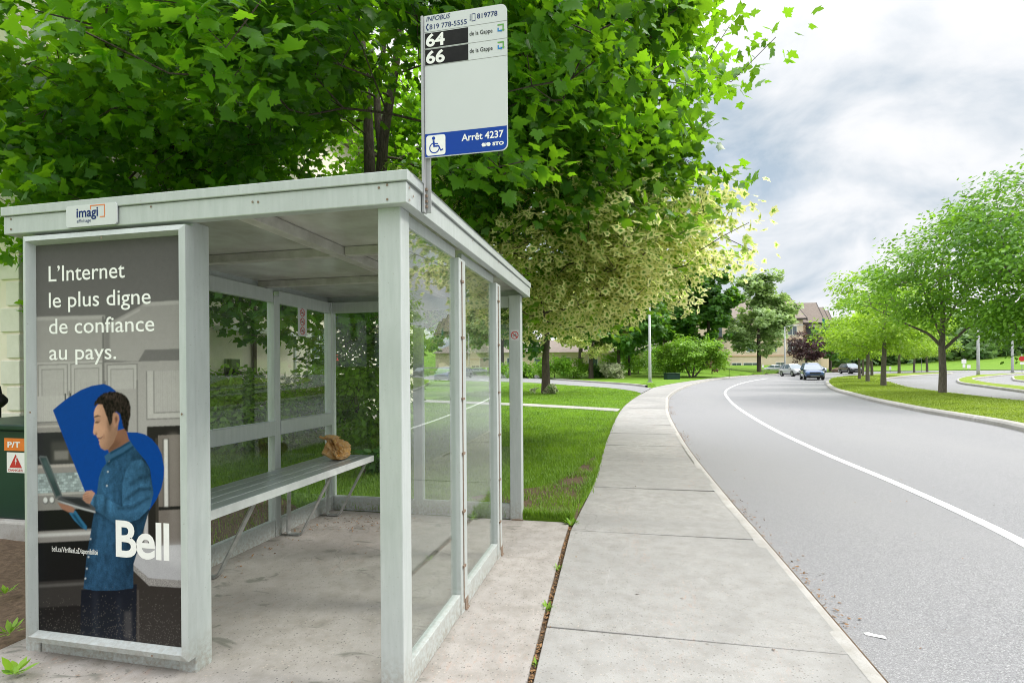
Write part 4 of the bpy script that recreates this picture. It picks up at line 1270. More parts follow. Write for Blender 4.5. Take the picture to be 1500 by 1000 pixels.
for x, y in ((366, 428), (361, 476), (356, 540), (280, 780), (270, 862), (262, 915), (255, 960)): ink([(x + 4.5 * math.cos(t), y + 5 * math.sin(t)) for t in np.linspace(0, 2 * PI, 9)], (0.34, 0.38, 0.42), 8, 0.5)
# neck, face, ear, hair
SK, SK2 = (0.42, 0.235, 0.155), (0.20, 0.095, 0.06)
NK = [(368, 392), (360, 368), (400, 290), (444, 280), (456, 330), (464, 342), (420, 366), (385, 390)]
ink(NK, SK2, 8, 0.5); tone(mask([(352, 368), (385, 345), (410, 330), (420, 350), (372, 392)], 8, 4) * mask(NK), 0.6)
FC = [(330, 160), (318, 166), (306, 182), (299, 205), (300, 225), (303, 238), (299, 262), (295, 294), (299, 304), (308, 304), (312, 312), (315, 319), (322, 323), (319, 329), (324, 337), (322, 346), (330, 366), (346, 376), (362, 375), (386, 345), (404, 302), (412, 240), (380, 165)]
ink(FC, SK, 8, 0.6); fm = mask(FC, 8, 0.6)
tone(fm, 1.22 - 0.62 * np.clip((X8 - 305) / 95, 0, 1)); tone(fm * np.clip((Y8 - 330) / 45, 0, 1), 0.72)
for q, k, s_ in (([(300, 226), (322, 224), (334, 236), (312, 246), (301, 240)], 0.72, 2), ([(330, 262), (352, 262), (352, 310), (335, 318)], 1.18, 5), ([(301, 292), (313, 290), (314, 304), (304, 304)], 0.7, 1.5), ([(352, 300), (392, 280), (384, 344), (356, 370)], 0.72, 6), ([(322, 320), (342, 312), (346, 330), (328, 334)], 0.84, 2), ([(302, 190), (320, 178), (330, 210), (304, 216)], 1.12, 4)):
    tone(mask(q, 8, s_) * fm, k)
ink([(303, 247), (314, 243), (327, 247), (318, 252), (304, 252)], (0.03, 0.018, 0.014), 8, 0.6, 0.9); ink([(300, 221), (316, 214), (333, 222), (318, 222), (301, 227)], (0.025, 0.016, 0.012), 8, 0.7, 0.9)
ink([(313, 316), (326, 319), (342, 311), (330, 325), (318, 324)], (0.12, 0.035, 0.03), 8, 0.5, 0.95); ink([(315, 317), (327, 319), (338, 314), (328, 320)], (0.55, 0.48, 0.44), 8, 0.5, 0.8)
ink([(304, 300), (313, 298), (315, 303), (307, 305)], (0.14, 0.06, 0.04), 8, 0.7, 0.7); ink([(340, 298), (347, 306), (346, 324), (342, 322), (342, 308)], (0.22, 0.10, 0.07), 8, 1.2, 0.7)
ink([(306, 240), (327, 238), (334, 244), (318, 244)], (0.24, 0.12, 0.085), 8, 0.8, 0.8)
tone(mask([(360, 235), (384, 250), (372, 300), (360, 270)], 8, 2) * fm, 0.55)
HR = [(300, 174), (302, 158), (314, 140), (326, 128), (345, 115), (372, 109), (404, 110), (427, 119), (447, 134), (461, 158), (467, 188), (466, 220), (459, 250), (452, 297), (441, 290), (430, 270), (420, 216), (402, 203), (386, 208), (382, 250), (372, 266), (363, 240), (352, 206), (338, 168), (320, 164)]
ink(HR, (0.012, 0.008, 0.007), 8, 0.7); hm = mask(HR, 8, 0.5); tone(hm, np.clip(1.2 + 0.7 * blur(grain(2, 4), 0.7), 0.3, 4)); tone(mask([(330, 128), (380, 112), (430, 124), (420, 150), (360, 140)], 8, 4) * hm, 2.2)
ink([(385, 234), (390, 213), (402, 206), (413, 218), (415, 240), (407, 264), (394, 277), (388, 262)], (0.34, 0.18, 0.12), 8, 0.7); ink([(394, 232), (402, 220), (408, 236), (399, 258)], (0.14, 0.06, 0.04), 8, 1.0)
# collar
ink([(346, 404), (372, 386), (420, 364), (462, 338), (476, 362), (430, 392), (380, 416), (354, 438)], (0.03, 0.09, 0.17), 8, 0.6); ink([(370, 388), (462, 340), (464, 349), (374, 397)], (0.008, 0.04, 0.08), 8, 1.0); ink([(354, 438), (380, 416), (430, 392), (476, 362), (480, 371), (432, 402), (384, 428), (358, 450)], (0.006, 0.032, 0.065), 8, 1.3)
# far sleeve, laptop, hands
ink([(182, 655), (212, 646), (240, 690), (264, 722), (262, 740), (238, 724), (205, 690)], (0.022, 0.11, 0.21), 8, 0.6); ink([(196, 662), (208, 662), (250, 726), (240, 726)], (0.006, 0.035, 0.07), 8, 1.4)
ink([(130, 606), (150, 612), (196, 624), (210, 642), (202, 656), (180, 653), (150, 636)], (0.25, 0.125, 0.085), 8, 0.7)
ink([(46, 396), (55, 389), (84, 394), (153, 574), (148, 583), (122, 589)], (0.09, 0.10, 0.105), 8, 0.5); ink([(54, 400), (80, 401), (146, 572), (126, 579)], (0.03, 0.05, 0.052), 8, 0.6); ink([(64, 410), (80, 408), (120, 500), (110, 510)], (0.08, 0.12, 0.12), 8, 4, 0.8)
ink([(128, 592), (150, 578), (250, 588), (302, 640), (302, 662), (240, 642), (160, 612)], (0.06, 0.062, 0.068), 8, 0.5); ink([(150, 586), (235, 592), (285, 636), (240, 628)], (0.022, 0.023, 0.026), 8, 0.7); ink([(128, 594), (160, 606), (240, 634), (302, 654), (302, 662), (240, 643), (160, 613)], (0.34, 0.35, 0.36), 8, 0.7)
HD = [(246, 580), (262, 560), (286, 558), (302, 572), (292, 590), (278, 620), (262, 614), (246, 598)]
ink(HD, (0.40, 0.215, 0.15), 8, 0.6); tone(mask([(248, 592), (290, 584), (280, 622), (256, 612)], 8, 3) * mask(HD), 0.62)
for y in (570, 580, 590): ink([(248, y + 6), (272, y), (272, y + 2), (249, y + 9)], (0.16, 0.07, 0.05), 8, 0.6, 0.7)
# paper grain; dried splashes and scuffs low down
IMG *= (1 + 0.035 * grain(1, 1) + 0.03 * blur(grain(3, 3), 2))[..., None]
spl = (prg.random(UU.shape) < 0.07 * np.clip((VV - 850) / 100, 0, 1) ** 1.8).astype(float)
sb = np.clip(blur(spl, 0.5)[..., None] * 0.8, 0, 1)
IMG[:] = IMG * (1 - sb) + np.array((0.15, 0.138, 0.12)) * sb
IMG[:] = IMG + np.clip((VV - 880) / 90, 0, 1)[..., None] * 0.008
IMG[:] = np.clip(IMG, 0.002, 0.9)
gx, gy = np.meshgrid(np.arange(NXP + 1) / NXP * PW, np.arange(NYP + 1) / NYP * PH)
O_ = np.array(POST(0, 0, 0.0004)); Vp = np.zeros((gx.size, 3)); Vp[:, 0] = O_[0] + gx.ravel(); Vp[:, 1] = O_[1]; Vp[:, 2] = O_[2] + gy.ravel()
idx = np.arange((NXP + 1) * (NYP + 1)).reshape(NYP + 1, NXP + 1)
Fq = np.stack([idx[:-1, :-1], idx[:-1, 1:], idx[1:, 1:], idx[1:, :-1]], -1).reshape(-1, 4)
pad_ = np.pad(IMG, ((0, 1), (0, 1), (0, 0)), mode='edge')
Dp = np.ones((gx.size, 4), np.float32); Dp[:, :3] = pad_.reshape(-1, 3)
pm, pnt, _, pL = nodes("poster_paper")
pa = N(pnt, 'ShaderNodeAttribute', attribute_name='leafdata')
finish(pnt, pa.outputs['Color'], 0.35, 0, 0.05)
prt = mesh_np("poster_print", Vp - np.array(tuple(panel['_w'])), Fq, Dp, pm); prt.parent = panel
prt['label'] = "printed picture of a person in a denim shirt holding a laptop in a kitchen"
let = MB()
LN = 0.0012


def ptext(body, f, x0, x1, base, cap, bold=0.0, **k):
    a, b = f((x0, base)), f((x1, base)); c = f((x0, base - cap))
    let = MB(); let.text(POST, body, a[0], b[0], a[1], c[1] - a[1], LN, 0, bold, **k)
    let.build("poster_lettering", M['lettering'], panel)


for body, x1, base, cp in (("L\u2019Internet", 535, 448, 68), ("le plus digne", 645, 560, 66), ("de confiance", 660, 672, 66), ("au pays.", 496, 783, 66)):
    ptext(body, z6, 210, x1, base - (x1 > 600) * 0, cp, 0.004)
# the wordmark: heavy strokes set close together
ptext("Bell", z8, 394, 637, 868, 172, 0.022, space=0.93)
ptext("bell.ca/V\u00e9rifiezLaDisponibilit\u00e9", z8, 104, 312, 828, 24, 0.0)

# ================================================================== BENCH
bn = thing("bench", "long grey slatted metal bench on slanting flat legs inside the shelter", "bench", (-2.8, 3.7, 0))
BX0, BX1, BY0, BY1, BZ = -3.06, -2.565, 2.42, 5.02, 0.63
w = (BX1 - BX0 - 3 * 0.012) / 4
for k in range(4):
    x = BX0 + k * (w + 0.012)
    mb = MB(); mb.box(x, x + w, BY0, BY1, BZ - (0.06 if k == 3 else 0.03), BZ); mb.build("slat", M['bench'] , bn, 0.004)
for k in range(3):
    x = BX0 + (k + 1) * (w + 0.012) - 0.0115
    mb = MB(); mb.box(x, x + 0.011, BY0 + 0.002, BY1 - 0.002, BZ - 0.03, BZ - 0.003); mb.build("slat_edge_glint", M['benchwhite'], bn)  # added pale bars: light caught on slat edges, put into colour
mb = MB(); mb.box(BX1 + 0.0005, BX1 + 0.006, BY0, BY1, BZ - 0.062, BZ - 0.002); mb.build("front_edge", M['benchwhite'], bn, 0.002)
for y in (3.27, 4.28, 4.93):
    mb = MB()
    mb.bar([(BX1 - 0.03, y, BZ - 0.06), (BX1 - 0.05, y, BZ - 0.09), (-2.90, y, 0.03), (-2.92, y, 0.012), (-3.03, y, 0.012), (-3.045, y, 0.03), (BX0 + 0.03, y, BZ - 0.09), (BX0 + 0.03, y, BZ - 0.034)], 0.045, 0.012, (0, 1, 0))
    mb.build("leg", M['steelbar'], bn)
    mb = MB(); mb.box(BX0 + 0.02, BX1 - 0.02, y - 0.022, y + 0.022, BZ - 0.0615, BZ - 0.031); mb.build("cross_bar", M['steelbar'], bn)

# crumpled bag on the bench
bg = bmesh.new(); bmesh.ops.create_icosphere(bg, subdivisions=4, radius=1.0)
from mathutils import noise as mn
for v in bg.verts:
    p = v.co.copy()
    t = (p.z + 1) / 2
    # a slumped bag: wide foot, shoulders folding over to a twisted neck at the top left
    k = 1.0 - 0.55 * smooth((t - 0.1) / 0.75) if t < 0.8 else 0.47 + 1.3 * (t - 0.8)
    a_ = math.atan2(p.y, p.x)
    rr = math.sqrt(max(0.0, 1 - p.z * p.z)) ** 0.55
    q = Vector((math.cos(a_) * 0.115 * k * rr, math.sin(a_) * 0.155 * k * rr, t * 0.27))
    q += Vector((-0.05, -0.11, 0)) * t ** 1.4
    if t > 0.78: q += Vector((-0.05, -0.05, -0.05)) * (t - 0.78) * 3
    d = Vector((math.cos(a_), math.sin(a_), 0.15))
    n1_ = mn.noise(Vector((math.cos(a_) * 1.6, math.sin(a_) * 1.6, t * 2.2)))
    n2_ = abs(mn.noise(Vector((math.cos(a_) * 3.2 + t * 1.5, math.sin(a_) * 3.2, t * 2.0 + 5))))
    n3_ = abs(mn.noise(Vector((math.cos(a_) * 7 + t * 3, math.sin(a_) * 7, t * 6))))
    q += d * (0.05 * n1_ - 0.12 * n2_ - 0.035 * n3_ + 0.035) * rr + Vector((0, 0, 0.03 * n1_ * t))
    q.z = max(q.z, 0.0)
    v.co = q
me = bpy.data.meshes.new("paper_bag"); bg.to_mesh(me); bg.free(); me.materials.append(M['paperbag'])
bag = bpy.data.objects.new("paper_bag", me); COL.objects.link(bag); bag.location = (-2.77, 4.72, BZ + 0.002)
tag(bag, "crumpled orange brown paper bag left on the far end of the bench", "paper bag")

# ================================================================== BUS STOP SIGN
SX0, SX1, SY, SZ0, SZ1 = -0.922, -0.517, 2.364, 2.520, 3.198
sg = thing("bus_stop_sign", "tall white and blue bus stop sign on a thin post bolted to the shelter roof", "bus stop sign", (-0.93, SY, 2.26))
mb = MB(); mb.box(-0.937, -0.925, SY - 0.018, SY + 0.018, 2.26, 3.195); mb.box(-0.925, -0.9, SY + 0.006, SY + 0.012, 2.26, 3.19)
mb.build("post", M['pole'], sg, 0.001)
mb = MB()
for z in (2.29, 2.315, 2.34, 2.372): mb.box(-0.938 + 0.013, -0.915, SY - 0.006, SY + 0.002, z - 0.006, z + 0.006)
mb.build("bolts", M['bolt'], sg)
sp = plane((SX0, SY - 0.008, SZ0), (1, 0, 0), (0, 0, 1)); SW, SH = SX1 - SX0, SZ1 - SZ0


def rrect(w_, h_, r_, corners=(0, 1, 1, 0)):
    out = []
    for (cx, cy, a0, on) in ((r_, r_, 180, corners[0]), (w_ - r_, r_, 270, corners[1]), (w_ - r_, h_ - r_, 0, corners[2]), (r_, h_ - r_, 90, corners[3])):
        if on:
            for k in range(7):
                t = R(a0 + 15 * k); out.append((cx + r_ * math.cos(t), cy + r_ * math.sin(t)))
        else: out.append((0 if a0 in (90, 180) else w_, 0 if a0 in (180, 270) else h_))
    return out


mb = MB(); mb.prism(sp, rrect(SW, SH, 0.03), 0.0, -0.005)
pan = mb.build("sign_panel", M['signwhite'], sg)
class Flush:
    def __call__(self, nm):
        global mb
        mb.build(nm, INK, pan); mb = MB()


flush = Flush()
mb = MB(); INK = [M['signblue'], M['black'], M['lettering'], M['navy'], M['hair_line'], M['green_print'], M['skyblue_print']]
bh = 0.110
blue = [(x, y) for x, y in rrect(SW - 0.004, bh, 0.028, (0, 1, 0, 0))]
mb.poly(sp, [(x, y + 0.003) for x, y in blue], 0.0006, 0)
flush('blue_band')
# wheelchair user on a white tile
mb.poly(sp, [(x + 0.006, y + 0.008) for x, y in rrect(0.096, 0.096, 0.012, (1, 1, 1, 1))], 0.0012, 2)
c = (0.047, 0.043)
mb.ring(sp, c, 0.021, 0.0262, 0.0018, 26, 0, R(105), R(345))
mb.ring(sp, (0.043, 0.089), 0, 0.0085, 0.0018, 14, 0)
mb.poly(sp, [(0.038, 0.079), (0.047, 0.079), (0.049, 0.066), (0.066, 0.064), (0.066, 0.059), (0.049, 0.060), (0.049, 0.055), (0.070, 0.055), (0.080, 0.033), (0.089, 0.037), (0.091, 0.031), (0.078, 0.025), (0.066, 0.047), (0.042, 0.047)], 0.0018, 0)
flush("wheelchair_symbol")
mb.text(sp, "Arr\u00eat 4237", 0.182, 0.385, 0.061, 0.034, 0.0012, 2, 0.02)
flush("stop_name")
mb.text(sp, "STO", 0.332, 0.386, 0.026, 0.017, 0.0012, 2, 0.05)
for x in (0.279, 0.300):
    mb.poly(sp, [(x, 0.0345), (x + 0.005, 0.026), (x + 0.019, 0.026), (x + 0.024, 0.0345), (x + 0.019, 0.043), (x + 0.005, 0.043)], 0.0012 + (x > .29) * 0.0003, 2)
mb.poly(sp, [(0.292, 0.043), (0.294, 0.043), (0.309, 0.026), (0.307, 0.026)], 0.0018, 0)
flush('operator_mark')
# routes
top = lambda v: SH - (v - 25.9) * SH / 207.2
for a, b, n_ in ((51.7, 73.7, "64"), (75.9, 98.5, "66")):
    mb.poly(sp, [(0.003, top(b)), (0.218, top(b)), (0.218, top(a)), (0.003, top(a))], 0.0006, 1)
    mb.text(sp, n_, 0.008, 0.102, top(b) + 0.006, 0.062, 0.0012, 2, 0.03)
    flush("route_number")
    mb.text(sp, "de la Gappe", 0.225, 0.336, top(b) + 0.030, 0.020, 0.0012, 1, 0.006)
    flush('route_name')
    y = top(b) + 0.024
    for q, m_ in (((0.360, y + 0.034, 0.390, y + 0.040), 5), ((0.384, y + 0.012, 0.390, y + 0.034), 5), ((0.360, y + 0.006, 0.366, y + 0.024), 6), ((0.366, y + 0.006, 0.376, y + 0.012), 6)):
        mb.poly(sp, [(q[0], q[1]), (q[2], q[1]), (q[2], q[3]), (q[0], q[3])], 0.0012, m_)
    mb.poly(sp, [(0.375, y + 0.001), (0.383, y + 0.009), (0.375, y + 0.017)], 0.0015, 6); mb.poly(sp, [(0.379, y + 0.014), (0.395, y + 0.014), (0.387, y + 0.005)], 0.0016, 5)
    flush('arrow_mark')
for v in (50.2, 75.0, 99.3):
    mb.poly(sp, [(0.0, top(v) - 0.0009), (SW, top(v) - 0.0009), (SW, top(v) + 0.0009), (0, top(v) + 0.0009)], 0.0004, 4)
    flush('rule_line')
mb.text(sp, "INFOBUS", 0.010, 0.130, top(34.6), 0.023, 0.0008, 3, 0.008, 0.22)
flush("heading")
mb.text(sp, "819 778-5555", 0.026, 0.212, top(46.8), 0.024, 0.0008, 3, 0.008)
flush("phone_number")
mb.text(sp, "819778", 0.262, 0.360, top(45.3) + 0.012, 0.024, 0.0008, 3, 0.014)
flush('text_number')
mb.ring(sp, (0.0215, top(43)), 0.0085, 0.0135, 0.0008, 14, 3, R(105), R(255))
for s in (-1, 1): mb.ring(sp, (0.018, top(43) + s * 0.013), 0, 0.0042, 0.0009, 10, 3)
flush('telephone_symbol')
y0 = top(46) + 0.006
for q in ((0.236, y0, 0.2385, y0 + 0.036), (0.2515, y0, 0.254, y0 + 0.036), (0.2385, y0, 0.2515, y0 + 0.003), (0.2385, y0 + 0.033, 0.2515, y0 + 0.036)):
    mb.poly(sp, [(q[0], q[1]), (q[2], q[1]), (q[2], q[3]), (q[0], q[3])], 0.0008, 3)
vt = lambda a, b, n=0.0: sp(0.2325 - b, y0 + a, n)
mb.text(vt, "TEXTO", 0.002, 0.034, 0.0, 0.006, 0.0008, 3, 0.01)
flush("mobile_symbol")

# ================================================================== GREEN CABINET, GAS METER
cb = thing("utility_cabinet", "dark green steel utility cabinet on a concrete base left of the shelter", "utility cabinet", (-5.75, 4.25, 0))
cx, cy_ = -5.75, 4.25
mb = MB(); mb.box(-6.55, -4.95, 3.65, 4.85, -0.05, 0.17); mb.build("plinth", M['kerb'], cb, 0.02)
mb = MB(); mb.box(-6.45, -5.03, 3.72, 4.78, 0.172, 0.985); mb.build("body", M['cabinet_green'], cb, 0.012)
mb = MB(); mb.box(-6.48, -5.0, 3.69, 4.81, 0.987, 1.045); mb.build("lid", M['cabinet_green'], cb, 0.015)
pc = plane((-5.03, 3.72, 0), (0, 1, 0), (0, 0, 1)); pc2 = lambda a, b, n=0.0: pc(a, b, n)
pf_ = plane((-6.45, 3.72, 0), (1, 0, 0), (0, 0, 1))
mb = MB()
mb.prism(pf_, [(0.86, 0.80), (1.12, 0.80), (1.12, 0.915), (0.86, 0.915)], 0.0, 0.002, 0)
mb.text(pf_, "P/T", 0.90, 1.05, 0.83, 0.055, 0.003, 1, 0.03)
mb.build("number_plate", [M['orange_print'], M['lettering']], cb)
mb = MB()
mb.prism(pf_, [(0.89, 0.60), (1.10, 0.60), (1.10, 0.785), (0.89, 0.785)], 0.0, 0.002, 0)
mb.poly(pf_, [(0.92, 0.645), (1.07, 0.645), (0.995, 0.77)], 0.003, 1)
mb.poly(pf_, [(1.002, 0.745), (0.985, 0.705), (0.996, 0.705), (0.988, 0.66), (1.01, 0.715), (0.998, 0.715), (1.01, 0.745)], 0.0036, 0)
mb.text(pf_, "DANGER", 0.91, 1.08, 0.612, 0.022, 0.003, 1, 0.02)
mb.build("warning_sticker", [M['lettering'], M['red_print']], cb)
mb = MB(); mb.tube([(-5.02, 3.95, 0.42), (-4.99, 3.95, 0.42), (-4.985, 3.95, 0.36)], 0.012, 8); mb.build("handle", M['steelbar'], cb)

gm = thing("gas_valve", "black iron gas valve on a pipe standing behind the green cabinet", "gas valve", (-8.45, 5.55, 0))
mb = MB(); mb.tube([(-8.45, 5.55, 0.0), (-8.45, 5.55, 1.12)], 0.035, 10); mb.tube([(-8.45, 5.55, 0.7), (-8.45, 6.2, 0.7)], 0.03, 8); mb.build("pipe", M['castiron'], gm, 0, True)
mb = MB(); mb.tube([(-8.54, 5.5, 1.14), (-8.49, 5.52, 1.14), (-8.48, 5.52, 1.14), (-8.41, 5.56, 1.14), (-8.36, 5.58, 1.14)], [0.04, 0.09, 0.1, 0.1, 0.05], 14); mb.tube([(-8.45, 5.55, 1.2), (-8.45, 5.55, 1.34)], [0.05, 0.03], 10); mb.build("regulator", M['castiron'], gm, 0, True)

# ================================================================== HOUSES
hs = thing("apartment_house", "long cream stucco house with pale corner quoins beside the lawn, left of the shelter", "house", (-9, 6.2, 0))
HX, HY0, HY1, HH = -9.0, 6.2, 21.5, 9.0
mb = MB(); mb.box(HX - 12, HX, HY0, HY1, -0.3, HH); mb.build("wall", M['stucco'], hs)
mb = MB()
for k in range(22):
    l = 0.34 if k % 2 else 0.22; z = 0.15 + k * 0.40
    mb.box(HX - l, HX + 0.03, HY0 - 0.03, HY0 + l, z, z + 0.36)
mb.build("quoins", M['quoin'], hs, 0.01)
mb = MB(); mb.box(HX - 12.5, HX + 0.6, HY0 - 0.6, HY1 + 0.6, HH, HH + 0.3)
mb.add([(HX - 12.5, HY0 - 0.6, HH + 0.31), (HX + 0.6, HY0 - 0.6, HH + 0.31), (HX + 0.6, HY1 + 0.6, HH + 0.31), (HX - 12.5, HY1 + 0.6, HH + 0.31), (HX - 6, HY0 + 5, HH + 3.4), (HX - 6, HY1 - 5, HH + 3.4)], [(0, 1, 4), (1, 2, 5, 4), (2, 3, 5), (3, 0, 4, 5)])
mb.build("roof", M['shingle'], hs)


def house_window(y, z, w_, h_, bars=(2, 4)):
    mb = MB()
    x = HX + 0.012
    t = 0.06
    for a in ((y - w_ / 2 - t, y - w_ / 2, z - t, z + h_ + t), (y + w_ / 2, y + w_ / 2 + t, z - t, z + h_ + t), (y - w_ / 2, y + w_ / 2, z + h_, z + h_ + t), (y - w_ / 2, y + w_ / 2, z - t, z)):
        mb.box(x - 0.01, x + 0.06, a[0], a[1], a[2], a[3])
    for k in range(1, bars[0]): yy = y - w_ / 2 + w_ * k / bars[0]; mb.box(x + 0.012, x + 0.035, yy - 0.018, yy + 0.018, z, z + h_)
    for k in range(1, bars[1]): zz = z + h_ * k / bars[1]; mb.box(x + 0.014, x + 0.032, y - w_ / 2, y + w_ / 2, zz - 0.015, zz + 0.015)
    f = mb.build("window", M['white'], hs)
    mb = MB(); mb.box(x - 0.01, x + 0.008, y - w_ / 2, y + w_ / 2, z, z + h_); mb.build("pane", M['pane'], f)


for y in (14.15, 18.6): house_window(y, 1.05 if y < 15 else 0.9, 0.9, 1.75)
for y in (9.0, 14.0, 18.6): house_window(y, 5.4, 1.3, 1.7)
mb = MB(); mb.tube([(HX + 0.06, 11.3, 0.1), (HX + 0.06, 11.3, 4.0)], 0.05, 8); mb.build("downspout", simple("brown_downspout", (0.12, 0.075, 0.055), None, 4, 0.5), hs, 0, True)
mb = MB(); mb.box(HX + 0.02, HX + 0.5, 10.0, 13.0, 2.45, 2.56); mb.tube([(HX + 0.45, 12.35, 0.1), (HX + 0.45, 12.35, 2.45)], 0.04, 8); mb.build("gutter", M['white'], hs)
lampb = MB(); lampb.box(HX + 0.005, HX + 0.06, 10.35, 10.72, 1.42, 1.82); lampb.box(HX + 0.06, HX + 0.16, 10.40, 10.67, 1.58, 1.82)
lampb.prism(plane((HX + 0.06, 10.38, 1.45), (1, 0, 0), (0, 0, 1)), [(0, 0), (0.2, 0.02), (0.2, 0.06), (0, 0.12)], 0, -0.31)
lampb.build("wall_lamp", M['castiron'], hs, 0.005)
mb = MB(); mb.prism(plane((HX + 0.055, 14.75, 1.75), (0, 1, 0), (0, 0, 1)), rrect(0.45, 0.32, 0.03, (1, 1, 1, 1)), 0, 0.02); mb.build("red_notice", M['red_print'], hs)
mb = MB(); mb.tube([(-7.5, 11.9, 0.0), (-7.5, 11.9, 1.02)], 0.028, 8); mb.tube([(-7.5, 11.9, 0.0), (-7.5, 11.9, 0.03)], 0.09, 10); mb.tube([(-7.5, 11.9, 1.0), (-8.96, 11.9, 1.04)], 0.022, 8)
rl = mb.build("handrail", M['white'], None, 0, True); tag(rl, "white metal handrail by the cream house wall", "handrail")

ft = thing("far_house", "pale beige house half hidden behind the hedge and dark maples", "house", (*S(845, 96), 0.9))
ft['_w'] = (0, 0, 0); ft.rotation_euler = (0, 0, YAW)
mb = MB(); mb.box(-26, 19, 0, 10, -1, 3.9); mb.build("wall", M['peach'], ft)
mb = MB(); mb.add([(-26.6, -0.6, 3.9), (19.6, -0.6, 3.9), (19.6, 10.6, 3.9), (-26.6, 10.6, 3.9), (-22, 5, 6.4), (15, 5, 6.4)], [(0, 1, 5, 4), (1, 2, 5), (2, 3, 4, 5), (3, 0, 4), (0, 3, 2, 1)]); mb.build("roof", M['shingle'], ft)
for x in (-22, -17, -12, -7, -2, 3, 8, 13):
    mb = MB(); mb.box(x - 0.9, x + 0.9, -0.06, 0.02, 1.2, 3.0); f = mb.build("window", M['white'], ft)
    mb = MB(); mb.box(x - 0.78, x + 0.78, -0.075, -0.06, 1.32, 2.88); mb.build("pane", M['pane'], f)

# large apartment block at the bend
D_ = 106.0
bx, by = S(1050, D_); AS = 1.07
ab = thing("apartment_building", "peach stucco apartment block with brown gabled roofs at the far bend of the road", "apartment block", (bx, by, 1.55))
ab['_w'] = (0, 0, 0); ab.rotation_euler = (0, 0, YAW - 0.12); ab.scale = (AS, AS, AS)


def roofed(x0, x1, y0, y1, ze, zr, ov=0.5):
    """roof with its ridge along x and gable ends"""
    ym = (y0 + y1) / 2
    mb = MB()
    t = 0.22
    k = (zr - ze) / (ym - y0)
    ya, yb, za = y0 - ov, y1 + ov, ze - ov * k
    a, b = x0 - ov, x1 + ov
    mb.add([(a, ya, za), (b, ya, za), (b, ym, zr), (a, ym, zr), (a, yb, za), (b, yb, za), (a, ya, za - t), (b, ya, za - t), (b, ym, zr - t), (a, ym, zr - t), (a, yb, za - t), (b, yb, za - t)],
           [(0, 1, 2, 3), (3, 2, 5, 4), (6, 9, 8, 7), (9, 10, 11, 8), (0, 6, 7, 1), (4, 5, 11, 10), (1, 7, 8, 2), (2, 8, 11, 5), (0, 3, 9, 6), (3, 4, 10, 9)])
    r_ = mb.build("roof", M['shingle'], ab)
    mb = MB()
    for x in (b + 0.005, a - 0.105):
        mb.add([(x, ya - 0.05, za + 0.02), (x + 0.1, ya - 0.05, za + 0.02), (x + 0.1, ym, zr + 0.06), (x, ym, zr + 0.06), (x, yb + 0.05, za + 0.02), (x + 0.1, yb + 0.05, za + 0.02),
                (x, ya - 0.05, za - 0.5), (x + 0.1, ya - 0.05, za - 0.5), (x + 0.1, ym, zr - 0.5), (x, ym, zr - 0.5), (x, yb + 0.05, za - 0.5), (x + 0.1, yb + 0.05, za - 0.5)],
               [(0, 1, 2, 3), (3, 2, 5, 4), (0, 3, 9, 6), (3, 4, 10, 9), (1, 7, 8, 2), (2, 8, 11, 5), (6, 9, 8, 7), (9, 10, 11, 8), (0, 6, 7, 1), (4, 5, 11, 10)])
    mb.box(a, b, ya - 0.14, ya - 0.005, za - 0.3, za + 0.03)
    mb.build("bargeboard", M['darktrim'], r_)
    mb = MB(); mb.add([(x0, y0, ze - 0.4), (x0, y1, ze - 0.4), (x0, ym, zr - 0.3), (x1, y0, ze - 0.4), (x1, y1, ze - 0.4), (x1, ym, zr - 0.3)], [(0, 1, 2), (3, 5, 4), (0, 2, 5, 3), (1, 4, 5, 2)])
    mb.build("gable", M['peach'], ab)


def block(x0, x1, y0, y1, z1):
    mb = MB(); mb.box(x0, x1, y0, y1, -1.5, z1); mb.build("wall", M['peach'], ab)


def ab_window(x, y, z, w_=1.5, h_=1.5, name="window"):
    mb = MB(); t = 0.1
    for a in ((x - w_ / 2 - t, x - w_ / 2, z - t, z + h_ + t), (x + w_ / 2, x + w_ / 2 + t, z - t, z + h_ + t), (x - w_ / 2, x + w_ / 2, z + h_, z + h_ + t), (x - w_ / 2, x + w_ / 2, z - t, z), (x - 0.03, x + 0.03, z, z + h_)):
        mb.box(a[0], a[1], y - 0.1, y + 0.02, a[2], a[3])
    f = mb.build(name, M['white'], ab)
    mb = MB(); mb.box(x - w_ / 2, x + w_ / 2, y - 0.04, y + 0.01, z, z + h_); mb.build("pane", M['pane'], f)


def balcony(x, y, z, w_=3.0):
    mb = MB(); mb.box(x - w_ / 2, x + w_ / 2, y - 1.5, y - 0.01, z - 0.2, z); mb.box(x - w_ / 2, x + w_ / 2, y - 1.5, y - 1.44, z + 0.95, z + 1.02)
    k = int(w_ / 0.16)
    for q in range(k + 1): xx = x - w_ / 2 + 0.02 + (w_ - 0.04) * q / k; mb.box(xx - 0.015, xx + 0.015, y - 1.49, y - 1.45, z, z + 0.95)
    mb.build("balcony", M['darktrim'], ab)
    mb = MB(); mb.box(x - 0.9, x + 0.9, y - 0.03, y + 0.02, z, z + 2.05); mb.build("balcony_door", M['pane'], ab)


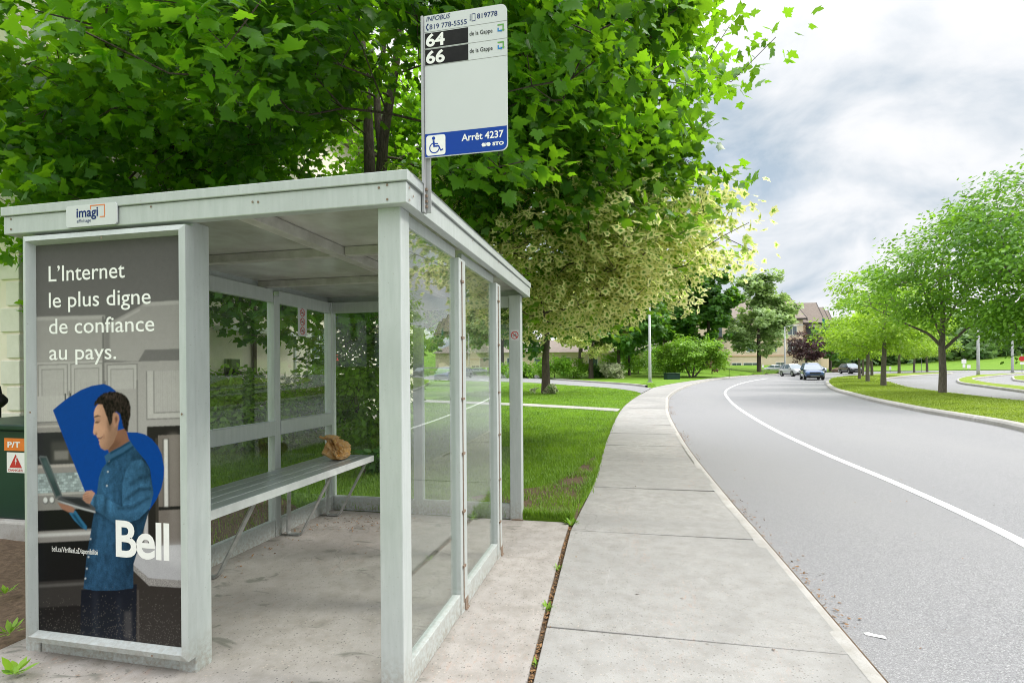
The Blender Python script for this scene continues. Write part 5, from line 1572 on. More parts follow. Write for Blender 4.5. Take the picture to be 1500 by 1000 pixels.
block(-8.0, 15.5, 0, 14, 9.6); roofed(-8.0, 15.5, 0, 14, 9.6, 14.0)
block(15.52, 20.0, 3.0, 14, 9.2); roofed(17.2, 20.0, 3.0, 9.5, 9.2, 12.9)
block(20.02, 21.7, 4.5, 14, 9.0); roofed(19.3, 21.7, 4.5, 10.0, 9.0, 12.1)
block(21.72, 23.2, 6.0, 15, 8.6); roofed(21.5, 23.2, 6.0, 11.0, 8.6, 11.6)
mb = MB(); mb.box(-8.05, 15.55, -0.08, -0.002, 2.25, 2.55); mb.box(-8.05, 15.55, -0.08, -0.002, 5.4, 5.6); mb.build("string_course", M['peachband'], ab)
for x in (-5.0, -0.5, 6.2, 10.0, 13.6):
    for z in (3.2, 6.3):
        if x == -0.5: balcony(x + 0.6, 0, z - 0.3, 2.6)
        else: ab_window(x, 0, z)
for x, w_ in ((3.6, 1.6), (6.4, 3.0), (11.5, 1.6)): ab_window(x, 0, 0.3, w_, 0.75)
balcony(18.2, 3.0, 6.2, 3.6); ab_window(20.9, 4.5, 6.3, 0.8, 1.6); ab_window(22.5, 6.0, 6.2, 0.7, 1.6); ab_window(20.9, 4.5, 3.0, 0.8, 1.6); ab_window(18.0, 3.0, 3.0, 1.6, 1.6)


def ab_world(x, y, z):
    c_, s_ = math.cos(YAW - 0.12), math.sin(YAW - 0.12)
    return (bx + (x * c_ - y * s_) * AS, by + (x * s_ + y * c_) * AS, 1.55 + z * AS)


pu = thing("patio_umbrella", "dark patio umbrella open on the top balcony of the peach block", "umbrella", ab_world(17.9, 2.0, 6.2))
pu['_w'] = (0, 0, 0)
mb = MB(); mb.tube([(0, 0, 0), (0, 0, 2.2)], 0.03, 6); mb.build("pole", M['pole'], pu)
mb = MB()
for k in range(8):
    a0, a1 = 2 * PI * k / 8, 2 * PI * (k + 1) / 8
    mb.add([(0, 0, 2.3), (0.7 * math.cos(a0), 0.7 * math.sin(a0), 2.1), (0.7 * math.cos(a1), 0.7 * math.sin(a1), 2.1), (1.3 * math.cos(a1), 1.3 * math.sin(a1), 1.5), (1.3 * math.cos(a0), 1.3 * math.sin(a0), 1.5)], [(0, 1, 2), (1, 4, 3, 2)])
mb.build("canopy", M['darktrim'], pu)
fg = thing("teal_flag", "narrow teal flag hanging from a pole on the top balcony of the peach block", "flag", ab_world(19.6, 1.6, 6.3))
fg['_w'] = (0, 0, 0)
mb = MB(); mb.tube([(0, 0, 0), (0, 0, 3.4)], 0.03, 6); mb.build("pole", M['pole'], fg)
mb = MB()
q = [(0.03 + 0.42 * (i / 4), 0.08 * math.sin(i * 1.4 + j), 3.3 - j * 0.36) for j in range(6) for i in range(5)]
mb.add(q, [(j * 5 + i, j * 5 + i + 1, j * 5 + i + 6, j * 5 + i + 5) for j in range(5) for i in range(4)]); mb.build("cloth", M['teal'], fg)

# ================================================================== TREES
def up_stem(h, r0, r1, dx=0.0, dy=0.0, seed=0):
    rr = random.Random(seed)
    n = 6
    return ([(dx * (k / n) ** 1.5 + rr.uniform(-0.02, 0.02) * h * (k > 0) * 0.35, dy * (k / n) ** 1.5 + rr.uniform(-0.02, 0.02) * h * (k > 0) * 0.35, -0.15 + (h + 0.15) * k / n) for k in range(n + 1)], r0, r1, None)


def rel(loc, ells): return [((e[0][0] - loc[0], e[0][1] - loc[1], e[0][2] - loc[2]),) + tuple(e[1:]) for e in ells]


def gz(p): return (p[0], p[1], lawn_z(*p))


# the big green maple over the shelter
bm_loc = gz(S(573, 10.0))
ell = [((-4.6, 9.2, 6.9), (6.2, 5.0, 3.9), 1.0), ((-0.45, 8.0, 6.0), (2.25, 2.6, 2.4), 0.42), ((-6.4, 6.2, 5.6), (3.6, 3.2, 2.5), 0.34), ((-2.6, 4.6, 5.0), (2.8, 1.8, 1.6), 0.2), ((-6.0, 7.8, 3.15), (3.0, 1.7, 1.1), 0.2), ((-1.9, 9.2, 6.0), (2.6, 2.6, 1.9), 0.2), ((-9.0, 8.2, 4.6), (2.6, 2.8, 2.4), 0.2), ((-6.6, 4.6, 4.6), (1.8, 1.6, 1.3), 0.08), ((-5.2, 4.6, 8.4), (5.0, 4.2, 2.0), 0.12)]  # last ellipsoid: unseen leaves overhead, added to shade the crown below


GAP = random.Random(8)


def free(p):
    x, y, z = p
    if -3.6 < x < -0.6 and 1.9 < y < 5.7 and z < 2.72: return False
    if y < 2.95 and x > -2.3: return False
    if y < 2.2: return False
    if x * x + y * y + (z - EYE) ** 2 < 3.1 ** 2: return False
    # keep the lowest twigs above head height over the pad and lawn
    if x > -3.6 and z < 2.9: return False
    if x > -6.5 and z < 2.0: return False
    # a gap in the crown on the shelter side of the forked stems
    a, b = np.array((-4.5, 9.1, 5.2)), np.array((-1.5, 3.2, 3.7))
    q = np.array(p); t = np.clip(np.dot(q - a, b - a) / np.dot(b - a, b - a), 0, 1)
    if np.linalg.norm((q - a - (b - a) * t) * np.array([1, 1, 0.8])) < 0.95 - 0.4 * t and GAP.random() < 0.9: return False
    return True


tree("maple_tree", "big green maple with forked stems spreading over the shelter roof", bm_loc,
     [([(0, 0, -0.2), (0.02, 0, 1.2), (0, 0.02, 2.4), (-0.25, 0.05, 3.6), (-0.42, 0.02, 5.2), (-0.5, 0.1, 6.6), (-0.75, 0.3, 8.6)], 0.21, 0.05, None),
      ([(0, 0.02, 2.4), (0.02, -0.1, 3.6), (-0.12, -0.15, 5.0), (-0.02, -0.2, 5.9), (0.35, -0.4, 7.2), (0.5, -0.5, 8.8)], 0.15, 0.045, 1),
      ([(-0.05, -0.18, 5.4), (-0.22, -0.1, 6.6), (-0.1, 0.2, 8.4)], 0.085, 0.035, 1),
      ([(0.02, -0.1, 3.4), (0.9, -0.5, 4.3), (2.2, -1.0, 4.9), (3.6, -1.5, 5.6)], 0.085, 0.03, 1),
      ([(0.0, 0.0, 2.9), (-1.3, -0.9, 4.0), (-2.6, -2.0, 5.0), (-3.2, -3.0, 5.6)], 0.08, 0.03, 1)],
     rel(bm_loc, ell), 3250, 22, 0.15, 'maple', M['maple'], M['bark'], 11, None, 330, 0.42, 0.30, free, free, (0.22, 0.22, 0.13), 9.5, 'maple_lo', 0.0045, 0.0018, 0.9, 0.6, 0.7, step=0.5)

v0 = gz(S(754, 12.0))
ev = [((-1.6, 10.2, 3.8), (3.4, 2.4, 1.5), 1.0), ((0.25, 9.4, 3.55), (1.55, 1.9, 1.05), 0.35), ((-3.2, 9.8, 3.2), (2.2, 1.6, 0.95), 0.22)]
tree("variegated_maple", "cream edged variegated maple with low branches just beyond the shelter", v0,
     [up_stem(4.2, 0.13, 0.05, 0.1, -0.2, 4)], rel(v0, ev), 950, 19, 0.13, 'maple', M['varieg'], M['bark'], 12, None, 140, 0.36, 0.24, lambda p: p[2] > 2.25 and p[1] > 6.4, lambda p: p[2] > 2.1 and p[1] > 6.2, (0.2, 0.2, 0.11), 13, 'maple_lo', 0.0045, 0.0018, 0.9, 0.5, 0.6, step=0.5)


def park_tree(name, label, u, d, h0, ctr, rad, n, per, size, shape, leaf, bark, r0, seed, group=None, extra=(), clumps=None, **kw):
    loc = gz(S(u, d)) if not kw.pop('flat', False) else (*S(u, d), T(*S(u, d)) + 0.08)
    E_ = [((0, 0, ctr), (rad[0], rad[0], rad[1]), 1.0)] + [((e[0], e[1], e[2]), (e[3], e[3], e[4]), e[5]) for e in extra]
    kw.setdefault('spread', rad[0] * 0.11); kw.setdefault('sig', (rad[0] * 0.07, rad[0] * 0.07, rad[0] * 0.045))
    stems = kw.pop('stems', None) or [up_stem(ctr + rad[1] * 0.35, r0, r0 * 0.3, 0.15, 0.1, seed)]
    return tree(name, label, loc, stems, E_, n, per, size, shape, leaf, bark, seed, group, clumps or n // 5, **kw)


park_tree("maple_tree", "mid sized maple with white edged plants round its trunk on the lawn by the driveway", 799, 29.5, 3, 5.2, (3.9, 2.5), 340, 20, 0.28, 'maple_lo', M['midgreen'], M['bark'], 0.27, 21, minr=0.012)
park_tree("variegated_maple", "smaller cream leaved maple by the hedge across the driveway", 866, 61, 4, 6.6, (4.6, 3.6), 260, 22, 0.42, 'maple_lo', M['varieg'], M['bark'], 0.33, 22, minr=0.02)
park_tree("maple_tree", "dark green maple by the lamp post, left of a pair behind the driveway", 906, 62, 4, 7.0, (4.8, 3.8), 340, 24, 0.42, 'maple_lo', M['midgreen'], M['bark'], 0.25, 23, minr=0.02)
park_tree("maple_tree", "dark green maple with a reddish trunk, right of a pair behind the driveway", 922, 65, 4, 7.4, (5, 4.2), 340, 24, 0.42, 'maple_lo', M['midgreen'], M['bark'], 0.2, 24, minr=0.02)
BG = "tall trees behind the hedge and the lamp post"
park_tree("shade_tree", "tall dark tree rising behind the cream maple at the hedge", 850, 84, 6, 11, (7.5, 7), 420, 24, 0.62, 'maple_lo', M['midgreen'], M['bark'], 0.4, 25, BG, minr=0.03)
park_tree("shade_tree", "tall tree left of the driveway trees, seen past the shelter's far post", 735, 70, 6, 10, (6.5, 6), 400, 24, 0.56, 'maple_lo', M['elm'], M['bark'], 0.4, 26, BG, minr=0.03)
park_tree("shade_tree", "green tree standing past the end of the cream house, seen through the road side glass", 668, 44, 6, 6.2, (3.6, 3.4), 280, 22, 0.34, 'maple_lo', M['elm'], M['bark'], 0.25, 34, BG, minr=0.02)
park_tree("shade_tree", "broad dark tree behind the lamp post", 975, 86, 6, 10.5, (7.5, 7), 440, 24, 0.62, 'maple_lo', M['midgreen'], M['bark'], 0.4, 27, BG, minr=0.03)
park_tree("shade_tree", "tall deep green tree left of the peach block, beside the silver maple", 1038, 82, 6, 10.0, (4.0, 6.6), 440, 24, 0.55, 'maple_lo', M['midgreen'], M['bark'], 0.35, 28, BG, minr=0.03)
park_tree("lilac_bush", "rounded lime green bush on several slanting stems on the lawn bank", 1016, 62, 2, 3.1, (3.3, 1.9), 420, 30, 0.36, 'oval', M['lilac'], M['bark_grey'], 0.12, 29, extra=((1.7, 0.4, 2.4, 2.2, 1.5, 0.4), (-1.9, 0, 2.2, 2.0, 1.4, 0.35)), stems=[([(-0.3, 0, -0.2), (-0.9, 0, 1.2), (-1.4, 0.1, 2.6)], 0.12, 0.05, None), ([(-0.1, 0.1, -0.1), (0.1, 0, 1.3), (0.3, 0.1, 3.2)], 0.12, 0.05, 0), ([(0, 0, -0.1), (0.9, 0, 1.0), (1.8, 0.1, 2.2)], 0.12, 0.05, 0)], minr=0.02, cat="bush")
park_tree("russet_bush", "dark russet shrub beside the lime green bush", 1043, 70, 1, 2.0, (1.9, 1.5), 130, 22, 0.26, 'oval', M['russet'], M['bark'], 0.08, 30, minr=0.02, cat="bush")
park_tree("silver_maple", "large airy silver green tree standing in front of the peach block", 1112, 84, 5, 9.6, (5.2, 6.8), 460, 22, 0.5, 'maple_lo', M['poplar'], M['bark'], 0.36, 31, extra=((2.2, 0, 7.4, 2.6, 3.4, 0.35), (-1.8, 0, 6.0, 2.6, 2.4, 0.25), (0.3, 0, 13.2, 2.6, 2.6, 0.3)), minr=0.02)
park_tree("plum_tree", "dark purple leaved tree behind the parked cars", 1181, 86, 2, 3.9, (3.2, 2.6), 260, 22, 0.32, 'oval', M['purple'], M['bark'], 0.2, 32, minr=0.02)
park_tree("shade_tree", "bushy green tree behind the purple leaved tree", 1216, 100, 3, 5.0, (4.2, 3.8), 220, 20, 0.42, 'maple_lo', M['midgreen'], M['bark'], 0.3, 33, BG, minr=0.03)

MG = "young trees along the grass median"
t1 = park_tree("median_tree", "nearest median tree, with bare spreading lower limbs over the grass strip", 1380, 24.4, 3, 5.4, (3.6, 2.4), 480, 20, 0.2, 'oval', M['elm'], M['bark_grey'], 0.15, 41, MG, flat=True, clumps=70, shell=0.25, extra=((2.2, 0, 4.5, 2.1, 1.2, 0.25), (-2.2, 0, 4.4, 2.1, 1.2, 0.3)), minr=0.008, up=0.8, tipr=0.008,
               stems=[([(0, 0, -0.15), (0.03, 0, 1.0), (0.0, 0.02, 2.2), (0.06, 0, 3.6), (0.0, 0.1, 5.4), (0.1, 0, 6.6)], 0.17, 0.045, None), ([(0, 0.02, 2.2), (-0.5, 0, 2.8), (-1.4, 0.1, 3.3), (-2.1, 0.15, 3.7)], 0.075, 0.025, 1), ([(0.0, 0.02, 2.0), (0.35, 0, 2.35), (0.9, -0.1, 3.0), (2.2, -0.2, 3.6)], 0.08, 0.025, 1),
                      ([(0.02, 0, 2.6), (-0.6, -0.5, 3.5), (-1.3, -1.0, 5.0)], 0.06, 0.02, 1), ([(0.04, 0, 3.0), (0.7, 0.4, 4.0), (1.5, 0.6, 5.4)], 0.06, 0.02, 1)])
t2 = park_tree("median_tree", "lime leaved median tree, second from the near end", 1294, 32.8, 3, 4.5, (3.6, 2.6), 380, 22, 0.25, 'oval', M['locust'], M['bark_grey'], 0.17, 42, MG, flat=True, minr=0.012, extra=((1.6, 0.3, 3.4, 1.9, 1.0, 0.25), (-1.6, 0, 3.3, 2.0, 1.0, 0.25)))
t3 = park_tree("median_tree", "lime leaved median tree, third from the near end", 1271, 40.5, 3, 4.5, (3.0, 2.5), 360, 22, 0.28, 'oval', M['locust'], M['bark_grey'], 0.15, 43, MG, flat=True, minr=0.015, extra=((-1.3, 0, 3.2, 1.7, 1.0, 0.3),))
for (u, d, rz, s_, lb) in ((1259, 47, 1.0, 0.82, "lime leaved median tree with the leftmost trunk of the row"), (1277, 60, 2.2, 1.1, "median tree whose thin trunk shows between the third and second trunks"), (1264, 57, 4.0, 0.95, "median tree just behind the leftmost trunk of the row"),
                           (1317, 72, 0.4, 1.15, "far median tree beside the white marker post"), (1339, 84, 5.0, 1.0, "small far median tree near the narrow end of the grass strip"), (1358, 90, 3.0, 1.15, "farthest median tree, beside the street name post")):
    p = S(u, d); copy_thing(t3 if d < 70 else t2, (p[0], p[1], T(*p) + 0.06), rz, lb, s_)
p = S(1590, 20.5)
park_tree("elm_tree", "large spreading green tree at the right edge over the median", 1590, 20.5, 4, 6.3, (4.8, 3.1), 1000, 24, 0.21, 'oval', M['deepelm'], M['bark_grey'], 0.24, 51, flat=True, minr=0.008, extra=((-2.6, 1.0, 4.4, 2.4, 1.5, 0.3), (0.3, -0.8, 3.4, 3.2, 1.4, 0.35), (-3.0, 0.6, 6.4, 2.0, 1.6, 0.2), (-2.0, 0.2, 3.2, 1.8, 0.8, 0.1)), up=0.8, clumps=95, shell=0.22)

# far woods: one mass on the rise beyond the roads
rg = np.random.default_rng(99)
n = 900
ww = []
for k in range(n):
    u = rg.uniform(1190, 1640); d = rg.uniform(128, 215)
    x, y = S(u, d)
    h = rg.uniform(4, 12) * (0.55 + 0.45 * math.sin(u * 0.05 + 1) ** 2)
    ww.append((x, y, lawn_z(x, y), h))
pos, cl = [], []
for x, y, z, h in ww:
    m = 46
    d3 = rg.normal(size=(m, 3)); d3 /= np.linalg.norm(d3, axis=1, keepdims=True)
    pos.append(np.array([x, y, z + h * 0.5])[None] + d3 * np.array([h * 0.42, h * 0.42, h * 0.52])[None] * rg.uniform(0.75, 1.05, (m, 1))); cl += [rg.random()] * m
pos = np.vstack(pos); cl = np.array(cl); m = len(pos)
V, Fc, D = leaf_arrays(pos, rg.normal(0, 0.6, (m, 3)) + np.array([0, 0, 0.8]), rg.normal(0, 1, (m, 3)), rg.uniform(0.8, 1.7, m), 'tuft', np.clip(rg.normal(0.45, 0.25, m) + (cl - 0.5) * 0.9, 0, 1), cl)
kind(mesh_np("far_woods", V, Fc, D, M['woods']), 'stuff')


# ------------------------------------------------------------------ shrubs
def shrub(name, label, loc, rad, n, per, size, shape, leaf, seed, group=None, cat="shrub", bark=None, z0=0.25):
    rg = np.random.default_rng(seed)
    t = thing(name, label, cat, loc, group)
    L_ = np.array(loc)
    an = envelope([((loc[0], loc[1], loc[2] + rad[2] * 0.95), rad)], n, rg, max(4, n // 6), min(rad) * 0.2, 0.33, lambda p: p[2] > loc[2] + 0.08)
    st = [([tuple(L_ + (0, 0, -0.1)), tuple(L_ + (0.02, 0.0, 0.15)), tuple(L_ + (rg.uniform(-.1, .1), rg.uniform(-.1, .1), rad[2] * 0.6))], 0.06 if rad[2] > 1 else 0.035, 0.04 if rad[2] > 1 else 0.015, None)]
    P, par, rm, ns = skeleton(st, an, rg, 0.4)
    trunk_mesh("stems", P, par, rm, ns, bark or M['bark'], t, 0.004, minr=0.004 if math.dist(loc, (0, 0, 0)) < 20 else 0.02, rmax=0.03)
    crown("foliage", an, per, size, shape, leaf, t, rg, L_ + np.array([0, 0, rad[2] * 0.6]), (min(rad) * 0.16,) * 3, 0.7, 0.6, 0.6, 0.25)
    return t


shrub("hedge_bush", "rounded green bush against the cream house, seen through the first rear glass", gz(S(345, 9.9)), (1.3, 1.0, 0.7), 240, 34, 0.12, 'oval', M['lilac'], 61)
shrub("hedge_bush", "low green bush between the cabinet and the house lamp", gz(S(312, 10.6)), (0.9, 0.8, 0.75), 150, 32, 0.12, 'oval', M['elm'], 62)
shrub("white_edged_shrub", "pale white edged shrub on the gravel by the white handrail", gz(S(462, 12.8)), (1.35, 1.0, 0.68), 200, 28, 0.18, 'oval', M['hosta'], 63)
shrub("garden_tree", "leafy upright small tree seen through the rear glass by the bench end", gz(S(527, 10.9)), (1.0, 0.9, 1.6), 300, 26, 0.15, 'oval', M['lilac'], 64, None, "small tree")
shrub("leafy_plant", "dark broad leaved plant behind the rear glass near the bench end", gz(S(541, 7.4)), (0.24, 0.24, 0.26), 18, 9, 0.13, 'oval', M['midgreen'], 65, None, "plant")
for k, (u, d, r_, lf, lb) in enumerate(((782, 60, 2.2, 'elm', "leafy green hedge bush left of the cream maple, at the post end"), (812, 61, 2.5, 'elm', "leafy green hedge bush left of the cream maple, middle of three"), (840, 61, 2.4, 'elm', "leafy green hedge bush left of the cream maple, nearest its trunk"),
                                        (893, 60, 1.5, 'hosta', "low white edged shrub under the dark maples"), (880, 63, 1.6, 'midgreen', "low dark green shrub between the cream maple and the dark maples"), (935, 68, 2.4, 'lilac', "bright green tall bush behind the lamp post"), (975, 68, 1.9, 'lilac', "low bright green bush right of the lamp post"), (906, 66, 2.6, 'elm', "wide green bush under the dark maples, left of the lamp post"), (950, 72, 2.8, 'elm', "wide green bush in the bank behind the lamp post"), (1000, 70, 2.6, 'elm', "green bush behind the stems of the lime green bush"), (928, 76, 3.4, 'midgreen', "tall dark bush filling the gap behind the dark maples"), (756, 60, 2.2, 'elm', "leafy green hedge bush hidden partly by the shelter's far post"))):
    shrub("hedge_bush", lb, gz(S(u, d)), (r_, r_ * 0.8, r_ * 0.55), 90, 24, 0.28, 'oval', M[lf], 70 + k, "bushes along the driveway")
shrub("flowering_plant", "white edged leafy plant around the foot of the maple by the driveway", gz(S(800, 28.8)), (0.75, 0.6, 0.3), 50, 18, 0.14, 'oval', M['hosta'], 81, None, "plant")


def weed(label, loc, n, ln, seed, name="weed", wd=1.0):
    rg = np.random.default_rng(seed)
    a = rg.uniform(0, 2 * PI, n)
    el = rg.uniform(0.2, 1.1, n)
    tip = np.column_stack([np.cos(a) * np.cos(el), np.sin(a) * np.cos(el), np.sin(el)])
    nr = np.column_stack([-np.cos(a) * np.sin(el), -np.sin(a) * np.sin(el), np.cos(el)])
    pos = np.array(loc)[None] + tip * rg.uniform(0, ln * 0.4, (n, 1))
    V, Fc, D = leaf_arrays(pos - np.array(loc)[None], nr, tip, ln * rg.uniform(0.35, 1.15, n), 'thin' if n > 16 else 'oval', rg.random(n), rg.random(n) * 0.7)
    o = mesh_np(name, V, Fc, D, M['lilac']); o.location = loc
    return tag(o, label, "weed")


weed("large leafy weed by the front left corner of the concrete pad", (*G(22, 996), 0.03), 16, 0.085, 1)
weed("small leafy weed in the bare soil beside the green cabinet", (*G(14, 940), 0.05), 26, 0.075, 2)
weed("thin weed sprouting in the bare soil, above the larger one", (*G(8, 880), 0.05), 18, 0.07, 3)
cr_at = lambda y: (nearest((-0.45, y), LEFT)[0] - 0.02, y, -0.02)
weed("bushy weed at the lawn end of the crack by the sidewalk", cr_at(5.12), 60, 0.075, 4)
weed("small weed halfway along the crack between pad and sidewalk", cr_at(3.95), 22, 0.045, 5)
weed("nearest weed in the crack between pad and sidewalk", cr_at(3.28), 26, 0.05, 6)
weed("tiny weed low in the crack, by the pad's near edge", cr_at(2.66), 18, 0.035, 7)


# ------------------------------------------------------------------ grass
def blades(name, n, gen, mat, h, wbase, zf, seed):
    rg = np.random.default_rng(seed)
    P = gen(rg, n)
    n = len(P)
    d = np.hypot(P[:, 0], P[:, 1])
    z = zf(P, d)
    hh = h * rg.uniform(0.5, 1.25, n); w_ = wbase * np.maximum(1, d / 5.0)
    a = rg.uniform(0, 2 * PI, n); ln = rg.uniform(0.1, 0.75, n)
    dx, dy = np.cos(a), np.sin(a)
    b = np.column_stack([P[:, 0], P[:, 1], z])
    s = np.column_stack([-dy, dx, np.zeros(n)]) * (w_ / 2)[:, None]
    L_ = np.column_stack([dx * ln, dy * ln, np.ones(n)])
    mid = b + L_ * (hh * 0.55)[:, None] * np.array([0.5, 0.5, 1.0])
    tip = b + L_ * hh[:, None] * np.array([1.0, 1.0, 0.92])
    V = np.stack([b - s, b + s, mid + s * 0.75, mid - s * 0.75, tip], 1).reshape(-1, 3)
    o = (np.arange(n) * 5)[:, None]
    Fc = np.vstack([o + np.array([[0, 1, 2]]), o + np.array([[0, 2, 3]]), o + np.array([[3, 2, 4]])])
    pt = np.array([0.5 + 0.55 * mn0.noise((q[0] * 0.9, q[1] * 0.9, 3.0)) + 0.4 * mn0.noise((q[0] * 3.5, q[1] * 3.5, 7.0)) for q in P])
    D = np.zeros((n, 5, 4), np.float32); D[:, :, 1] = np.clip(pt + rg.normal(0, 0.22, n), 0, 1)[:, None]; D[:, :, 2] = (rg.random(n) * 0.7)[:, None]; D[:, :, 3] = 1
    return kind(mesh_np(name, V, Fc, D.reshape(-1, 4), mat), 'stuff')


def lawn_gen(rg, n):
    m = n * 3
    u = rg.uniform(300, 960, m); d = 4.4 * (44 / 4.4) ** rg.random(m)
    dirs = np.column_stack([math.cos(YAW) * (u - 750) / F - math.sin(YAW), math.sin(YAW) * (u - 750) / F + math.cos(YAW)])
    P = dirs * d[:, None]
    LX = np.array([p[1] for p in LEFT]); LXx = np.array([p[0] for p in LEFT])
    edge = np.interp(P[:, 1], LX, LXx)
    k = (P[:, 0] < edge - 0.0 + rg.normal(0, 0.02, m)) & ~((P[:, 0] > -3.36) & (P[:, 1] < 5.15)) & (P[:, 0] > HX + 0.1) & (P[:, 1] > 3.0)
    P = P[k]
    out = []
    path_poly = PATH_N + PATH_F[::-1]; drive_poly = [(p[0], p[1]) for p in DN] + [(p[0], p[1]) for p in offset(DF, 0.2)][::-1]
    for p in P:
        if inside(p[0], p[1], path_poly) or inside(p[0], p[1], drive_poly): continue
        if inside(p[0], p[1], soil_poly) and rg.random() > 0.06: continue
        if inside(p[0], p[1], worn) and math.sin(p[0] * 9 + 2 * math.sin(p[1] * 4)) + math.sin(p[1] * 7 + p[0] * 5) + rg.normal(0, 0.9) > 0.1: continue
        if inside(p[0], p[1], bed): continue
        out.append(p)
        if len(out) >= n: break
    return np.array(out)


Tz = lambda d: 0.008 * np.where(d - 8 > 40, d - 8, 2 * np.log1p(np.exp((d - 8) / 2)))
blades("grass", 190000, lawn_gen, M['blade'], 0.06, 0.005, lambda P, d: Tz(d) + 0.015, 3)


def fringe_gen(rg, n):
    # longer tufts along the pad's far edge and the sidewalk edge
    a = np.column_stack([rg.uniform(-3.3, -0.5, n // 2), 5.17 + np.abs(rg.normal(0, 0.06, n // 2))])
    y = rg.uniform(5.2, 16, n // 2)
    e_ = np.interp(y, [p[1] for p in LEFT], [p[0] for p in LEFT])
    b = np.column_stack([e_ - np.abs(rg.normal(0.01, 0.05, n // 2)), y])
    b = b[rg.random(len(b)) < 0.35 + 0.5 * (np.sin(b[:, 1] * 3) > -0.2)]
    return np.vstack([a, b])


blades("edge_grass", 9000, fringe_gen, M['blade'], 0.10, 0.006, lambda P, d: Tz(d) + 0.01, 4)


def median_gen(rg, n):
    poly = MEDIANS[0][0]
    out = []
    while len(out) < n:
        u = rg.uniform(1205, 1510); d = 12 * (60 / 12) ** rg.random()
        p = S(u, d)
        if inside(p[0], p[1], poly): out.append(p)
    return np.array(out)


blades("median_grass", 60000, median_gen, M['drygrass'], 0.06, 0.006, lambda P, d: Tz(d) + np.array([MEDIANS[0][1](p[0], p[1]) - T(p[0], p[1]) for p in P]) - 0.01, 5)

# seed husks and bits of bark swept into the gutter and the crack
rg = np.random.default_rng(17)
m = 2200
ks = seglen(KERB); KA = np.array(KERB)
s_ = ks[-1] * 0.0 + 6.6 + (30 - 6.6) * rg.random(m)
keep = (np.sin(s_ * 2.1) + np.sin(s_ * 0.83 + 1) + rg.normal(0, 0.5, m)) > 0.5
s_ = s_[keep]; m = len(s_)
kx = np.interp(s_, ks, KA[:, 0]); ky = np.interp(s_, ks, KA[:, 1])
kx2 = np.interp(s_ + 0.1, ks, KA[:, 0]); ky2 = np.interp(s_ + 0.1, ks, KA[:, 1])
nx, ny = (ky2 - ky), -(kx2 - kx); l = np.hypot(nx, ny); nx /= l; ny /= l
off = 0.05 + np.abs(rg.normal(0, 0.09, m))
x, y = kx + nx * off, ky + ny * off
cm = 700
cy2 = rg.uniform(0.5, 5.2, cm); cx2 = np.interp(cy2, [p[1] for p in LEFT], [p[0] for p in LEFT]) - 0.017 + rg.normal(0, 0.008, cm)
sm = 330
sx = np.concatenate([rg.uniform(-3.0, 5.0, 110), rg.normal(-2.55, 0.22, 130), rg.normal(-2.95, 0.06, 90)]); sy = np.concatenate([rg.uniform(2.0, 9, 110), np.minimum(5.1, rg.normal(4.75, 0.16, 130)), rg.uniform(2.6, 5.1, 90)])
sz = np.where(sx < 1.1, 0.006, ROAD_DZ + 0.006) + Tz(np.hypot(sx, sy))
pos = np.vstack([np.column_stack([x, y, Tz(np.hypot(x, y)) + ROAD_DZ + 0.006 + rg.random(m) * 0.012]), np.column_stack([cx2, cy2, np.full(cm, -0.016) + rg.random(cm) * 0.01]), np.column_stack([sx, sy, sz])])
m = len(pos)
V, Fc, D = leaf_arrays(pos, rg.normal(0, 0.35, (m, 3)) + np.array([0, 0, 1]), rg.normal(0, 1, (m, 3)) * np.array([1, 1, 0.1]), rg.uniform(0.010, 0.032, m), 'oval', rg.random(m), rg.random(m))
kind(mesh_np("gutter_litter", V, Fc, D, M['twig']), 'stuff')
mb = MB(); p = G(1281, 931, ROAD_DZ)
mb.prism(plane((p[0], p[1], ROAD_DZ + 0.006), (1, -0.5, 0.04), (0.5, 1, 0.06)), [(-0.055, 0), (-0.03, 0.018), (0.0, 0.012), (0.05, 0.02), (0.06, -0.012), (0.01, -0.016), (-0.04, -0.02)], 0, 0.002)
tag(mb.build("paper_scrap", M['lettering']), "torn white paper scrap lying on the asphalt near the kerb", "litter")

# ================================================================== POLES AND SIGNS
def lamp_post(label, loc, h, arm, r0=0.12, az=0.0):
    t = thing("street_lamp", label, "street lamp", loc, "grey street lamps")
    t['_w'] = (0, 0, 0); t.rotation_euler = (0, 0, az)
    mb = MB(); mb.tube([(0, 0, -0.1), (0, 0, 0.5), (0, 0, h)], [r0, r0 * 0.95, r0 * 0.55], 12); mb.build("pole", M['pole'], t, 0, True)
    mb = MB(); mb.tube([(0, 0, 0.0), (0, 0, 0.06)], r0 * 1.7, 12); mb.build("base_plate", M['pole'], t)
    mb = MB(); mb.box(r0 * 0.9, r0 * 0.9 + 0.03, -0.05, 0.05, h * 0.35, h * 0.35 + 0.35); mb.build("access_cover", M['pole'], t)
    mb = MB(); mb.tube([(0, 0, h - 0.06), (arm * 0.5, 0, h + 0.16), (arm, 0, h + 0.2)], [r0 * 0.45, r0 * 0.4, r0 * 0.35], 8); mb.build("arm", M['pole'], t, 0, True)
    mb = MB(); mb.prism(plane((arm - 0.1, 0.12, h + 0.16), (1, 0, 0), (0, 0, 1)), [(0, 0), (0.62, 0.0), (0.66, 0.06), (0.4, 0.14), (0.05, 0.13)], 0.0, 0.24); mb.build("lamp_head", M['pole'], t, 0.01)
    return t


